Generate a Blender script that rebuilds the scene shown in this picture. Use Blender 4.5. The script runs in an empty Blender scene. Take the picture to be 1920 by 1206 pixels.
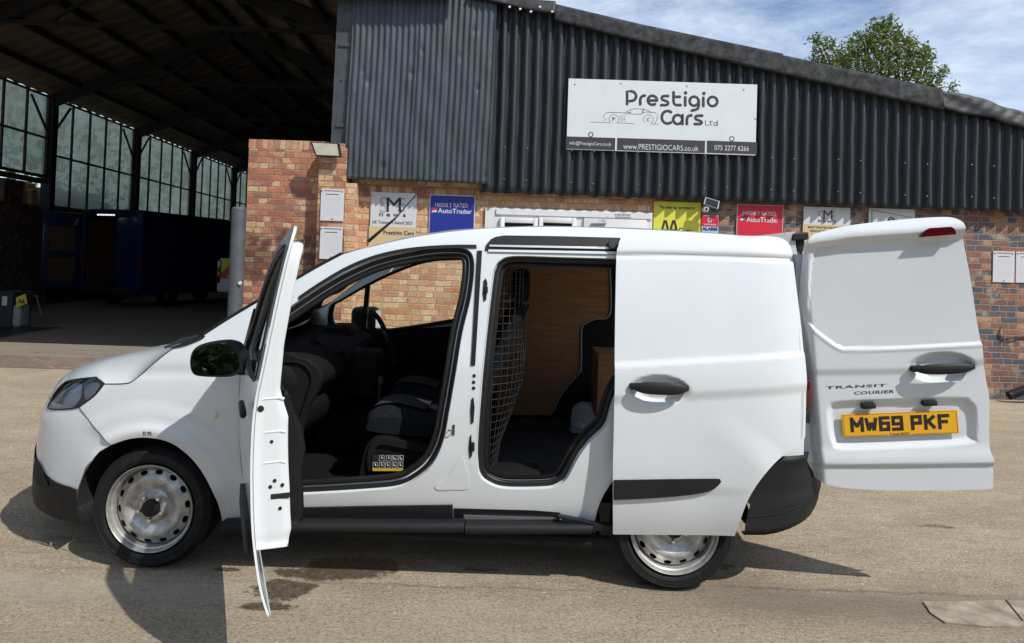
import bpy, bmesh, math, random
import numpy as np
from mathutils import Vector, Matrix
from mathutils.geometry import delaunay_2d_cdt
random.seed(7); rng = np.random.default_rng(7)
PI = math.pi
# ---------------------------------------------------------------- camera, sky, sun, exposure
SC = bpy.context.scene
col = SC.collection
IW, IH, F = 1920.0, 1206.0, 1330.0
PITCH, ROLL, CAMZ, HORY = math.radians(1.2), 0.033, 1.50, 498.0
PPX, PPY = 960.0, HORY - F*math.tan(PITCH)
cam_d = bpy.data.cameras.new('camera'); cam = bpy.data.objects.new('camera', cam_d); col.objects.link(cam)
cam_d.sensor_fit = 'HORIZONTAL'; cam_d.sensor_width = 36; cam_d.lens = 36*F/IW
cam_d.shift_y = (PPY - IH/2)/IW
cam_d.clip_start = .05; cam_d.clip_end = 2000
CR = Matrix.Rotation(PI/2 + PITCH, 4, 'X') @ Matrix.Rotation(ROLL, 4, 'Z')
cam.matrix_world = Matrix.Translation((0, 0, CAMZ)) @ CR
SC.camera = cam
SUN = Vector((1.18, -1.0, 1.72)).normalized()
sun_el = math.asin(SUN.z); sun_az = math.atan2(SUN.x, SUN.y)
W_ = bpy.data.worlds.new('World'); SC.world = W_; W_.use_nodes = True
nt = W_.node_tree; nt.nodes.clear()
def N(nt, t, **k):
    n = nt.nodes.new(t)
    for a, b in k.items():
        if a == 'inp':
            for kk, vv in b.items(): n.inputs[kk].default_value = vv
        else: setattr(n, a, b)
    return n
def L(nt, a, b): nt.links.new(a, b)
sky = N(nt, 'ShaderNodeTexSky', sky_type='NISHITA', sun_disc=False, sun_elevation=sun_el, sun_rotation=sun_az, air_density=1.0, dust_density=.8, ozone_density=1.2)
tc = N(nt, 'ShaderNodeTexCoord'); mp = N(nt, 'ShaderNodeMapping', inp={'Scale': (1.5, 1.5, 4.2), 'Location': (.3, .1, .6)})
L(nt, tc.outputs['Generated'], mp.inputs['Vector'])
cn = N(nt, 'ShaderNodeTexNoise', inp={'Scale': 2.2, 'Detail': 10, 'Roughness': .66, 'Distortion': .25}); L(nt, mp.outputs[0], cn.inputs['Vector'])
cr = N(nt, 'ShaderNodeValToRGB'); cr.color_ramp.elements[0].position = .34; cr.color_ramp.elements[1].position = .70
L(nt, cn.outputs['Fac'], cr.inputs[0])
mx = N(nt, 'ShaderNodeMix', data_type='RGBA'); mx.inputs[7].default_value = (8.4, 9.2, 10.2, 1)
mm = N(nt, 'ShaderNodeMath', operation='MULTIPLY', inp={1: .80}); L(nt, cr.outputs[0], mm.inputs[0]); L(nt, mm.outputs[0], mx.inputs[0])
tn = N(nt, 'ShaderNodeVectorMath', operation='MULTIPLY'); tn.inputs[1].default_value = (.90, .99, 1.13); L(nt, sky.outputs[0], tn.inputs[0]); L(nt, tn.outputs[0], mx.inputs[6])
bg = N(nt, 'ShaderNodeBackground', inp={'Strength': .09}); L(nt, mx.outputs[2], bg.inputs[0])
wo = N(nt, 'ShaderNodeOutputWorld'); L(nt, bg.outputs[0], wo.inputs[0])
sd = bpy.data.lights.new('sun', 'SUN'); sd.energy = 3.7; sd.angle = math.radians(.53); sd.color = (1, .955, .88)
so = bpy.data.objects.new('sun', sd); col.objects.link(so); so.rotation_euler = SUN.to_track_quat('Z', 'Y').to_euler(); so.location = (10, -10, 20)
SC.view_settings.view_transform = 'Standard'; SC.view_settings.look = 'None'; SC.view_settings.exposure = 0.46; SC.view_settings.gamma = 1
SC.render.engine = 'CYCLES'; SC.cycles.max_bounces = 6; SC.cycles.use_denoising = True
SC.cycles.transparent_max_bounces = 24

# ---------------------------------------------------------------- pixel measurement -> real place
def ray(px, py):
    return (CR.to_3x3() @ Vector(((px-PPX)/F, -(py-PPY)/F, -1))).normalized()
EYE = Vector((0, 0, CAMZ))
def onY(px, py, Y): d = ray(px, py); return EYE + d*(Y/d.y)
def onZ(px, py, z=0): d = ray(px, py); return EYE + d*((z-CAMZ)/d.z)
VA = math.radians(1.17)
p0 = onY(278.5, 954, 3.393)
VM = Matrix.Translation((p0.x, p0.y, 0)) @ Matrix.Rotation(-VA, 4, 'Z')
def bp(M, px, py, wf=0.0):
    """first hit of the ray through (px, py) with the surface y = wf(x, z) of frame M -> (x, z)"""
    Mi = M.inverted(); o = Mi @ EYE; d = Mi.to_3x3() @ ray(px, py)
    if not callable(wf):
        p = o + d*((wf-o.y)/d.y); return (p.x, p.z)
    ts = np.linspace((-.5-o.y)/d.y, (.86-o.y)/d.y, 400)
    xs, ys, zs = o.x+d.x*ts, o.y+d.y*ts, o.z+d.z*ts
    g = ys - wf(xs, zs); k = np.argmax(g > 0)
    if k == 0: k = 399
    f = g[k-1]/(g[k-1]-g[k]) if g[k] != g[k-1] else 0
    t = ts[k-1] + (ts[k]-ts[k-1])*f
    return (o.x+d.x*t, o.z+d.z*t)

# ---------------------------------------------------------------- objects
MW = {}
def tag(o, label=None, cat=None, group=None, kind=None):
    if label: o['label'] = label
    if cat: o['category'] = cat
    if group: o['group'] = group
    if kind: o['kind'] = kind
    return o
def thing(name, label, cat, loc=(0, 0, 0), group=None, M=None):
    o = bpy.data.objects.new(name, None); col.objects.link(o); o.empty_display_size = .2
    M = M or Matrix.Translation(loc); o.matrix_world = M; MW[o] = M.copy()
    return tag(o, label, cat, group)
def mesh_obj(name, verts, faces, mat, parent=None, smooth=False, local=False, ML=None):
    """verts in world coordinates unless local=True (then in the parent's frame)"""
    me = bpy.data.meshes.new(name)
    PM = MW[parent] if parent is not None else Matrix.Identity(4)
    OM = PM @ ML if ML is not None else PM
    if not local and parent is not None:
        inv = OM.inverted(); verts = [inv @ Vector(v) for v in verts]
    me.from_pydata([tuple(v) for v in verts], [], faces)
    me.validate(); me.update()
    o = bpy.data.objects.new(name, me); col.objects.link(o)
    if parent is not None: o.parent = parent
    if ML is not None: o.matrix_local = ML
    MW[o] = OM
    if mat is not None:
        for m_ in (mat if isinstance(mat, (list, tuple)) else [mat]): me.materials.append(m_)
    if smooth:
        me.polygons.foreach_set('use_smooth', [True]*len(me.polygons))
        if smooth != 'all':
            me.set_sharp_from_angle(angle=math.radians(38))
    return o
class G:
    """collects geometry for one mesh"""
    def __init__(s): s.v = []; s.f = []
    def add(s, v, f):
        b = len(s.v); s.v += [tuple(q) for q in v]; s.f += [tuple(i+b for i in q) for q in f]; return s
    def box(s, x0, x1, y0, y1, z0, z1, M=None):
        v = [Vector((x, y, z)) for x in (x0, x1) for y in (y0, y1) for z in (z0, z1)]
        if M is not None: v = [M @ q for q in v]
        return s.add(v, [(0, 1, 3, 2), (4, 6, 7, 5), (0, 4, 5, 1), (2, 3, 7, 6), (0, 2, 6, 4), (1, 5, 7, 3)])
    def bbox(s, x0, x1, y0, y1, z0, z1, b=.01, M=None, seg=2):
        bm = bmesh.new(); bmesh.ops.create_cube(bm, size=1)
        for q in bm.verts: q.co = Vector(((x0+x1)/2+q.co.x*(x1-x0), (y0+y1)/2+q.co.y*(y1-y0), (z0+z1)/2+q.co.z*(z1-z0)))
        bmesh.ops.bevel(bm, geom=list(bm.edges), offset=b, segments=seg, affect='EDGES', profile=.5)
        if M is not None: bmesh.ops.transform(bm, matrix=M, verts=bm.verts)
        bm.verts.index_update()
        s.add([q.co.copy() for q in bm.verts], [[q.index for q in f.verts] for f in bm.faces]); bm.free(); return s
    def tube(s, path, r, n=8, closed=False, caps=True, flat=None):
        P = [Vector(p) for p in path]; m = len(P); rings = []; up = None
        for i, p in enumerate(P):
            if closed: t = P[(i+1) % m]-P[i-1]
            else: t = P[min(i+1, m-1)]-P[max(i-1, 0)]
            if t.length < 1e-9: t = Vector((0, 0, 1))
            t.normalize()
            if up is None: up = Vector((0, 0, 1)) if abs(t.z) < .9 else Vector((1, 0, 0))
            a = (up - t*up.dot(t))
            if a.length < 1e-6: a = t.orthogonal()
            a.normalize(); up = a; b = t.cross(a)
            rr = r[i] if isinstance(r, (list, tuple)) else r
            rings.append([p+(a*math.cos(2*PI*k/n)+b*math.sin(2*PI*k/n))*rr for k in range(n)])
        v = [q for R_ in rings for q in R_]; f = []
        for i in range(m if closed else m-1):
            j = (i+1) % m
            for k in range(n): f.append((i*n+k, i*n+(k+1) % n, j*n+(k+1) % n, j*n+k))
        if caps and not closed: f.append(tuple(range(n))[::-1]); f.append(tuple((m-1)*n+k for k in range(n)))
        if flat is not None: v = [Vector((q.x, flat+(q.y-flat)*.12, q.z)) for q in v]
        return s.add(v, f)
    def bar(s, a, b, w, d, up=(0, 0, 1)):
        a, b = Vector(a), Vector(b); t = (b-a).normalized(); u = Vector(up); u = (u-t*u.dot(t)).normalized(); c = t.cross(u)
        v = [p+u*(su*w/2)+c*(sc*d/2) for p in (a, b) for su in (-1, 1) for sc in (-1, 1)]
        return s.add(v, [(0, 1, 3, 2), (4, 6, 7, 5), (0, 4, 5, 1), (2, 3, 7, 6), (0, 2, 6, 4), (1, 5, 7, 3)])
    def lathe(s, prof, c, n=48, ax='y', M=None):
        """prof: (radius, offset along the axis)"""
        v = []
        for (r, o) in prof:
            for k in range(n):
                a = 2*PI*k/n
                if ax == 'y': q = Vector((c[0]+r*math.cos(a), c[1]+o, c[2]+r*math.sin(a)))
                else: q = Vector((c[0]+r*math.cos(a), c[1]+r*math.sin(a), c[2]+o))
                v.append(M @ q if M is not None else q)
        f = []
        for i in range(len(prof)-1):
            for k in range(n): f.append((i*n+k, i*n+(k+1) % n, (i+1)*n+(k+1) % n, (i+1)*n+k))
        return s.add(v, f)
    def grid(s, rows, closed=False):
        n = len(rows[0]); v = [q for r in rows for q in r]; f = []
        for i in range(len(rows)-1):
            for k in range(n if closed else n-1): f.append((i*n+k, i*n+(k+1) % n, (i+1)*n+(k+1) % n, (i+1)*n+k))
        return s.add(v, f)
    def prism(s, poly, y0, y1, M=None):
        """(x,z) outline extruded between y0 and y1"""
        n = len(poly); v = [Vector((p[0], y0, p[1])) for p in poly]+[Vector((p[0], y1, p[1])) for p in poly]
        if M is not None: v = [M @ q for q in v]
        return s.add(v, [tuple(range(n)), tuple(range(n, 2*n))[::-1]]+[(i, i+n, (i+1) % n+n, (i+1) % n) for i in range(n)])
    def build(s, name, mat, parent=None, smooth=False, local=False, ML=None, recalc=True):
        o = mesh_obj(name, s.v, s.f, mat, parent, smooth, local, ML)
        if recalc:
            bm = bmesh.new(); bm.from_mesh(o.data); bmesh.ops.recalc_face_normals(bm, faces=bm.faces); bm.to_mesh(o.data); bm.free()
        return o
def cr_loop(pts, closed=True, n=6):
    """Catmull-Rom through points; a point given twice in a row is a corner"""
    P = [tuple(p) for p in pts]; out = []; m = len(P)
    for i in range(m if closed else m-1):
        p1, p2 = P[i], P[(i+1) % m]
        if p1 == p2: continue
        p0 = P[i-1] if (closed or i > 0) else p1
        p3 = P[(i+2) % m] if (closed or i+2 < m) else p2
        if p0 == p1: p0 = (2*p1[0]-p2[0], 2*p1[1]-p2[1])
        if p3 == p2: p3 = (2*p2[0]-p1[0], 2*p2[1]-p1[1])
        for k in range(n):
            t = k/n; t2, t3 = t*t, t*t*t
            out.append(tuple(.5*(2*b+(-a+c)*t+(2*a-5*b+4*c-d)*t2+(-a+3*b-3*c+d)*t3) for a, b, c, d in zip(p0, p1, p2, p3)))
    if not closed: out.append(P[-1])
    return out
def resample(loop, d, closed=True):
    P = np.array(loop, float)
    if closed: P = np.vstack([P, P[:1]])
    out = []
    for a, b in zip(P[:-1], P[1:]):
        n = max(1, int(round(np.hypot(*(b-a)[:2])/d)))
        for k in range(n): out.append(a+(b-a)*k/n)
    if not closed: out.append(P[-1])
    Q = [out[0]]
    for q in out[1:]:
        if np.hypot(*(q-Q[-1])[:2]) > d*.3: Q.append(q)
    if closed and np.hypot(*(Q[-1]-Q[0])[:2]) < d*.3: Q.pop()
    return np.array(Q)
def inside(P, loop):
    x, z = P[:, 0], P[:, 1]; r = np.zeros(len(P), bool); L_ = np.asarray(loop)
    for (x1, z1), (x2, z2) in zip(L_, np.roll(L_, -1, 0)):
        c = (z1 > z) != (z2 > z)
        if not c.any(): continue
        xi = (x2-x1)*(z-z1)/((z2-z1) if z2 != z1 else 1e-12)+x1
        r ^= c & (x < xi)
    return r
def pdist(P, loop, closed=True):
    D = np.full(len(P), 1e9); L_ = np.asarray(loop, float)
    seg = zip(L_, np.roll(L_, -1, 0)) if closed else zip(L_[:-1], L_[1:])
    for a, b in seg:
        d = b-a; l2 = max(d@d, 1e-12); t = np.clip(((P-a)@d)/l2, 0, 1)
        q = P-(a+t[:, None]*d); D = np.minimum(D, np.einsum('ij,ij->i', q, q))
    return np.sqrt(D)
def sdist(x, z, loop):
    P = np.stack([np.ravel(x), np.ravel(z)], 1); d = pdist(P, loop); i = inside(P, loop)
    return np.where(i, d, -d).reshape(np.shape(x))
def sstep(a, b, x): t = np.clip((x-a)/(b-a), 0, 1); return t*t*(3-2*t)
def offset(loop, d):
    """shrink a loop by d (positive = inward)"""
    P = np.asarray(loop, float); A = .5*np.sum(P[:, 0]*np.roll(P[:, 1], -1)-np.roll(P[:, 0], -1)*P[:, 1]); s = 1 if A > 0 else -1
    t = np.roll(P, -1, 0)-np.roll(P, 1, 0); t /= np.maximum(np.linalg.norm(t, axis=1)[:, None], 1e-9)
    return P+np.stack([-t[:, 1], t[:, 0]], 1)*s*d
def sheet(name, outer, holes, wf, res, t, mat, parent, ML=None, smooth='all', edge=None):
    """panel y=wf(x,z) with outline and holes, thickness t (inwards, +y)"""
    edge = edge or res
    loops = [resample(l, edge) for l in [outer]+list(holes)]
    x0, z0 = loops[0].min(0); x1, z1 = loops[0].max(0)
    gx, gz = np.meshgrid(np.arange(x0+res/2, x1, res), np.arange(z0+res/2, z1, res)); P = np.stack([gx.ravel(), gz.ravel()], 1)
    k = inside(P, loops[0])
    for h in loops[1:]: k &= ~inside(P, h)
    P = P[k]
    if len(P):
        D = np.min([pdist(P, l) for l in loops], 0); P = P[D > edge*.55]
    V = []; E = []
    for l in loops:
        b = len(V); V += [Vector((float(q[0]), float(q[1]))) for q in l]; E += [(b+i, b+(i+1) % len(l)) for i in range(len(l))]
    V += [Vector((float(q[0]), float(q[1]))) for q in P]
    vo, eo, fo, *_ = delaunay_2d_cdt(V, E, [], 0, 1e-6)
    A = np.array([(v.x, v.y) for v in vo]); Fc = np.array([f for f in fo if len(f) == 3])
    C = A[Fc].mean(1); k = inside(C, loops[0])
    for h in loops[1:]: k &= ~inside(C, h)
    Fc = Fc[k]; y = wf(A[:, 0], A[:, 1]) if callable(wf) else np.full(len(A), float(wf))
    a, b, c = A[Fc[:, 0]], A[Fc[:, 1]], A[Fc[:, 2]]
    fl = ((b[:, 0]-a[:, 0])*(c[:, 1]-a[:, 1])-(b[:, 1]-a[:, 1])*(c[:, 0]-a[:, 0])) < 0
    Fc[fl] = Fc[fl][:, ::-1]
    verts = [(p[0], q, p[1]) for p, q in zip(A, y)]; faces = [tuple(int(i) for i in f) for f in Fc]
    if t:
        n = len(verts); verts += [(p[0], q+t, p[1]) for p, q in zip(A, y)]
        cnt = {}
        for f in faces:
            for i in range(3):
                e = (f[i], f[(i+1) % 3]); cnt[e] = 1
        back = [(f[2]+n, f[1]+n, f[0]+n) for f in faces]
        rim = [(e[1], e[0], e[0]+n, e[1]+n) for e in cnt if (e[1], e[0]) not in cnt]
        faces += back+rim
    o = mesh_obj(name, verts, faces, mat, parent, smooth if not t else True, True, ML)
    if not t and callable(wf) and len(o.data.vertices) == len(A):
        e = .0025; gx_ = (wf(A[:, 0]+e, A[:, 1])-wf(A[:, 0]-e, A[:, 1]))/(2*e); gz_ = (wf(A[:, 0], A[:, 1]+e)-wf(A[:, 0], A[:, 1]-e))/(2*e)
        nn = np.stack([gx_, -np.ones(len(A)), gz_], 1); nn /= np.linalg.norm(nn, axis=1)[:, None]
        o.data.normals_split_custom_set_from_vertices([tuple(q) for q in nn])
    return o
def text_verts(s, bold=0.0, spacing=1.0):
    c = bpy.data.curves.new('t', 'FONT'); c.body = s; c.offset = bold; c.space_character = spacing; c.resolution_u = 3; c.align_x = 'LEFT'
    o = bpy.data.objects.new('t', c); col.objects.link(o); bpy.context.view_layer.update()
    dg = bpy.context.evaluated_depsgraph_get(); me = bpy.data.meshes.new_from_object(o.evaluated_get(dg))
    v = np.array([(q.co.x, q.co.y) for q in me.vertices]); f = [tuple(p.vertices) for p in me.polygons]
    bpy.data.objects.remove(o); bpy.data.curves.remove(c); bpy.data.meshes.remove(me)
    v -= v.min(0); v /= v.max(0); return v, f
def text_px(g, s, x0, y0, x1, y1, Y, bold=0.0, spacing=1.0):
    """text fitted to the box of photo pixels (measured level with the sign) on the wall plane Y"""
    v, f = text_verts(s, bold, spacing); sl = (y1-y0)
    a, b = onY(x0, y1, Y), onY(x1, y1+.033*(x1-x0), Y); c = onY(x0, y0, Y)
    g.add([(a.x+(b.x-a.x)*p[0]+(c.x-a.x)*p[1], Y, a.z+(b.z-a.z)*p[0]+(c.z-a.z)*p[1]) for p in v], f)
def text_loc(g, s, x0, z0, x1, z1, y, bold=0.0, yf=None):
    v, f = text_verts(s, bold); g.add([(x0+(x1-x0)*p[0], y, z0+(z1-z0)*p[1]) for p in v], f)
# ---------------------------------------------------------------- materials
def mat(name, color, rough=.5, metal=0.0, coat=0.0, bump=None, var=None, spec=.5, trans=0.0, emit=None, es=0.0):
    m = bpy.data.materials.new(name); m.use_nodes = True; t = m.node_tree; b = t.nodes['Principled BSDF']
    b.inputs['Base Color'].default_value = (*color, 1); b.inputs['Roughness'].default_value = rough; b.inputs['Metallic'].default_value = metal
    b.inputs['Coat Weight'].default_value = coat; b.inputs['Coat Roughness'].default_value = .04; b.inputs['Specular IOR Level'].default_value = spec
    b.inputs['Transmission Weight'].default_value = trans
    if emit: b.inputs['Emission Color'].default_value = (*emit, 1); b.inputs['Emission Strength'].default_value = es
    co = N(t, 'ShaderNodeTexCoord')
    if var:   # (scale, amount, stretch)
        sc_, am, st = (list(var)+[(1, 1, 1)])[:3]
        mp = N(t, 'ShaderNodeMapping', inp={'Scale': st}); L(t, co.outputs['Object'], mp.inputs[0])
        n = N(t, 'ShaderNodeTexNoise', inp={'Scale': sc_, 'Detail': 6, 'Roughness': .6}); L(t, mp.outputs[0], n.inputs['Vector'])
        r = N(t, 'ShaderNodeMapRange', inp={1: .3, 2: .7, 3: 1-am, 4: 1+am}); L(t, n.outputs['Fac'], r.inputs[0])
        v = N(t, 'ShaderNodeVectorMath', operation='SCALE'); v.inputs[0].default_value = color; L(t, r.outputs[0], v.inputs['Scale'])
        L(t, v.outputs[0], b.inputs['Base Color'])
        rr = N(t, 'ShaderNodeMapRange', inp={1: .3, 2: .7, 3: min(1, rough*1.15), 4: rough*.85}); L(t, n.outputs['Fac'], rr.inputs[0]); L(t, rr.outputs[0], b.inputs['Roughness'])
    if bump:  # (scale, strength, distance, stretch)
        sc_, st_, di, stt = (list(bump)+[(1, 1, 1)])[:4]
        mp = N(t, 'ShaderNodeMapping', inp={'Scale': stt}); L(t, co.outputs['Object'], mp.inputs[0])
        n = N(t, 'ShaderNodeTexNoise', inp={'Scale': sc_, 'Detail': 4}); L(t, mp.outputs[0], n.inputs['Vector'])
        bu = N(t, 'ShaderNodeBump', inp={'Strength': st_, 'Distance': di}); L(t, n.outputs['Fac'], bu.inputs['Height']); L(t, bu.outputs[0], b.inputs['Normal'])
    return m
def brick_mat(name, ramp, mortar=(.30, .26, .2), zoff=0.0, soldier=False, stain=0.0):
    """Flemish bond bricks 225/112 x 75 in metres; ramp: list of colours picked per brick"""
    m = bpy.data.materials.new(name); m.use_nodes = True; t = m.node_tree; b = t.nodes['Principled BSDF']; b.inputs['Roughness'].default_value = .88
    co = N(t, 'ShaderNodeNewGeometry'); sx = N(t, 'ShaderNodeSeparateXYZ'); L(t, co.outputs['Position'], sx.inputs[0])
    def M_(op, a, b_=None, c_=None):
        n = N(t, 'ShaderNodeMath', operation=op)
        for i, v in enumerate((a, b_, c_)):
            if v is None: continue
            if isinstance(v, (int, float)): n.inputs[i].default_value = v
            else: L(t, v, n.inputs[i])
        return n.outputs[0]
    wob = N(t, 'ShaderNodeTexNoise', inp={'Scale': 13.0, 'Detail': 3}); L(t, co.outputs['Position'], wob.inputs['Vector'])
    wv = M_('MULTIPLY', M_('SUBTRACT', wob.outputs['Fac'], .5), .030)
    sxy = M_('ADD', M_('ADD', sx.outputs['X'], sx.outputs['Y']), M_('MULTIPLY', wv, .7)); sz = M_('ADD', M_('ADD', sx.outputs['Z'], zoff), wv)
    if soldier:
        rr = M_('MULTIPLY', sxy, 1/.075); col_ = M_('FLOOR', rr); fx = M_('FRACT', rr); fz = .5; row = 0.0; wdt = .075
        hid = N(t, 'ShaderNodeCombineXYZ'); L(t, col_, hid.inputs[0])
        ex = M_('MULTIPLY', M_('MINIMUM', fx, M_('SUBTRACT', 1.0, fx)), .075); d = ex
    else:
        rz = M_('MULTIPLY', sz, 1/.075); row = M_('FLOOR', rz); fz = M_('FRACT', rz)
        par = M_('FLOORED_MODULO', row, 2.0)
        jit = N(t, 'ShaderNodeTexWhiteNoise', noise_dimensions='1D'); L(t, row, jit.inputs['W'])
        xs = M_('MULTIPLY', M_('ADD', M_('ADD', sxy, M_('MULTIPLY', par, .169)), M_('MULTIPLY', jit.outputs['Value'], .07)), 1/.3375)
        c0 = M_('FLOOR', xs); fx = M_('FRACT', xs); hd = M_('GREATER_THAN', fx, .6667)
        e1 = M_('MINIMUM', M_('ABSOLUTE', M_('SUBTRACT', fx, .6667)), M_('MINIMUM', fx, M_('SUBTRACT', 1.0, fx)))
        ex = M_('MULTIPLY', e1, .3375); ez = M_('MULTIPLY', M_('MINIMUM', fz, M_('SUBTRACT', 1.0, fz)), .075); d = M_('MINIMUM', ex, ez)
        hid = N(t, 'ShaderNodeCombineXYZ'); L(t, M_('ADD', M_('MULTIPLY', c0, 2.0), hd), hid.inputs[0]); L(t, row, hid.inputs[1])
    wn = N(t, 'ShaderNodeTexWhiteNoise', noise_dimensions='3D'); L(t, hid.outputs[0], wn.inputs['Vector'])
    big = N(t, 'ShaderNodeTexNoise', inp={'Scale': 1.1, 'Detail': 2}); L(t, co.outputs['Position'], big.inputs['Vector'])
    sel = M_('ADD', wn.outputs['Value'], M_('MULTIPLY', M_('SUBTRACT', big.outputs['Fac'], .5), .5))
    cr = N(t, 'ShaderNodeValToRGB'); cr.color_ramp.interpolation = 'CONSTANT'; els = cr.color_ramp.elements
    while len(els) < len(ramp): els.new(.5)
    for i, c in enumerate(ramp): els[i].position = i/len(ramp); els[i].color = (*c, 1)
    L(t, sel, cr.inputs[0])
    n2 = N(t, 'ShaderNodeTexNoise', inp={'Scale': 38, 'Detail': 6, 'Roughness': .7}); L(t, co.outputs['Position'], n2.inputs['Vector'])
    r2 = N(t, 'ShaderNodeMapRange', inp={1: .3, 2: .7, 3: .55, 4: 1.4}); L(t, n2.outputs['Fac'], r2.inputs[0])
    v2 = N(t, 'ShaderNodeVectorMath', operation='SCALE'); L(t, cr.outputs[0], v2.inputs[0]); L(t, r2.outputs[0], v2.inputs['Scale'])
    # pale bloom on some bricks
    n3 = N(t, 'ShaderNodeTexNoise', inp={'Scale': 6, 'Detail': 5}); L(t, co.outputs['Position'], n3.inputs['Vector'])
    r3 = N(t, 'ShaderNodeMapRange', inp={1: .56, 2: .72, 3: 0, 4: .7}); L(t, n3.outputs['Fac'], r3.inputs[0])
    mb = N(t, 'ShaderNodeMix', data_type='RGBA'); mb.inputs[7].default_value = (.42, .33, .24, 1); L(t, r3.outputs[0], mb.inputs[0]); L(t, v2.outputs[0], mb.inputs[6])
    mk = N(t, 'ShaderNodeMapRange', inp={1: .0035, 2: .0075, 3: 1, 4: 0}); L(t, d, mk.inputs[0])
    mx = N(t, 'ShaderNodeMix', data_type='RGBA'); mx.inputs[7].default_value = (*mortar, 1); L(t, mk.outputs[0], mx.inputs[0]); L(t, mb.outputs[2], mx.inputs[6])
    out = mx.outputs[2]
    if stain:
        st = N(t, 'ShaderNodeMapRange', inp={1: .16, 2: .34, 3: .42, 4: 1}); L(t, M_('ABSOLUTE', M_('SUBTRACT', M_('ADD', sx.outputs['Z'], M_('MULTIPLY', M_('SUBTRACT', n3.outputs['Fac'], .5), 1.3)), 1.50)), st.inputs[0])
        v4 = N(t, 'ShaderNodeVectorMath', operation='SCALE'); L(t, out, v4.inputs[0]); L(t, st.outputs[0], v4.inputs['Scale']); out = v4.outputs[0]
    L(t, out, b.inputs['Base Color'])
    hh = M_('ADD', M_('MULTIPLY', mk.outputs[0], -1.0), M_('MULTIPLY', n2.outputs['Fac'], .35))
    bu = N(t, 'ShaderNodeBump', inp={'Strength': .8, 'Distance': .008}); L(t, hh, bu.inputs['Height']); L(t, bu.outputs[0], b.inputs['Normal'])
    return m
FANG = 66.0
M = {}
M['white'] = mat('white_paint', (.565, .60, .622), .17, coat=.45, var=(2.5, .03))
M['white_in'] = mat('white_paint_inner', (.50, .54, .56), .32, coat=.3)
M['plastic'] = mat('black_plastic', (.010, .011, .013), .6, spec=.3, bump=(900, .25, .0006), var=(6, .25))
M['rubber'] = mat('rubber', (.006, .006, .007), .7, spec=.3, var=(14, .3))
M['seal'] = mat('seal_rubber', (.008, .008, .008), .45, spec=.35)
M['seal2'] = mat('seal_brown', (.055, .048, .045), .6)
M['trim'] = mat('interior_trim', (.0045, .005, .006), .75, spec=.15, bump=(700, .3, .0008))
M['trim_grey'] = mat('interior_grey_trim', (.62, .66, .63), .7)
M['fabric'] = mat('seat_fabric', (.006, .007, .010), .95, spec=.15, bump=(600, .5, .001), var=(30, .2))
M['fabric2'] = mat('seat_fabric_insert', (.032, .033, .035), .95, spec=.15, bump=(600, .5, .001), var=(30, .2))
M['steel'] = mat('wheel_steel', (.42, .415, .395), .42, metal=.6, var=(22, .35))
M['chrome'] = mat('chrome', (.75, .75, .76), .15, metal=1)
M['alloy'] = mat('aluminium_rail', (.55, .56, .57), .4, metal=.8)
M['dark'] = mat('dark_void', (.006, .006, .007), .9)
M['floor_mat'] = mat('load_floor', (.018, .02, .022), .75, var=(8, .4), bump=(60, .4, .004, (20, 1, 1)))
M['ply'] = mat('plywood', (.36, .175, .075), .6, var=(5, .22, (1, 1, 9)))
M['red_lens'] = mat('red_lens', (.07, .003, .006), .12, coat=.6)
M['amber'] = mat('indicator_lens', (.62, .60, .5), .15, coat=.6)
M['yellow_plate'] = mat('number_plate_yellow', (.72, .37, .008), .45, var=(12, .05))
M['black_ink'] = mat('black_ink', (.012, .012, .014), .5)
M['grey_ink'] = mat('grey_ink', (.33, .33, .34), .5)
M['sign_dark'] = mat('sign_charcoal', (.032, .03, .035), .5)
M['sign_white'] = mat('sign_white', (.57, .62, .65), .42, var=(4, .04))
M['paper'] = mat('poster_white', (.52, .53, .56), .45, var=(6, .04))
M['gold'] = mat('sign_gold', (.52, .40, .22), .5)
M['blue'] = mat('sign_blue', (.012, .025, .24), .45, var=(8, .06))
M['red'] = mat('sign_red', (.52, .01, .035), .45)
M['yellow'] = mat('sign_yellow', (.60, .58, .06), .5)
M['upvc'] = mat('white_upvc', (.62, .63, .64), .4, var=(5, .05))
M['glass_dark'] = mat('window_glass', (.02, .025, .03), .05, coat=1, spec=.8)
M['corr'] = mat('slate_cladding', (.0165, .021, .027), .55, var=(7, .38, (1, 1, .12)), bump=(90, .2, .002))
M['corr2'] = mat('grey_painted_tin', (.034, .045, .057), .45, var=(4, .25, (1, 1, .5)), bump=(25, .3, .004))
M['felt'] = mat('roofing_felt', (.016, .018, .021), .85, var=(12, .6), bump=(60, .6, .006))
M['galv'] = mat('painted_steel_column', (.040, .047, .058), .55, var=(6, .3), bump=(30, .2, .003))
M['shed_steel'] = mat('shed_steel', (.018, .020, .026), .7, var=(2, .3))
M['asbestos'] = mat('roof_sheets', (.16, .125, .095), .9, var=(2, .3))
M['concrete'] = mat('drain_concrete', (.235, .20, .15), .95, var=(9, .45), bump=(60, .6, .006))
M['bollard'] = mat('bollard_grey', (.06, .066, .078), .6, var=(7, .25), bump=(50, .2, .003))
M['screw'] = mat('bolt_heads', (.25, .26, .27), .4, metal=.6)
M['bark'] = mat('bark', (.07, .055, .04), .9)
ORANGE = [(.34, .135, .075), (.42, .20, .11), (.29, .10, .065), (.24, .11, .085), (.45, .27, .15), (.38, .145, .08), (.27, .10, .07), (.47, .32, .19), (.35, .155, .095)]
BUFF = [(.52, .30, .16), (.47, .22, .12), (.58, .38, .22), (.50, .27, .15), (.55, .36, .22), (.43, .19, .11), (.60, .43, .27)]
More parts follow.
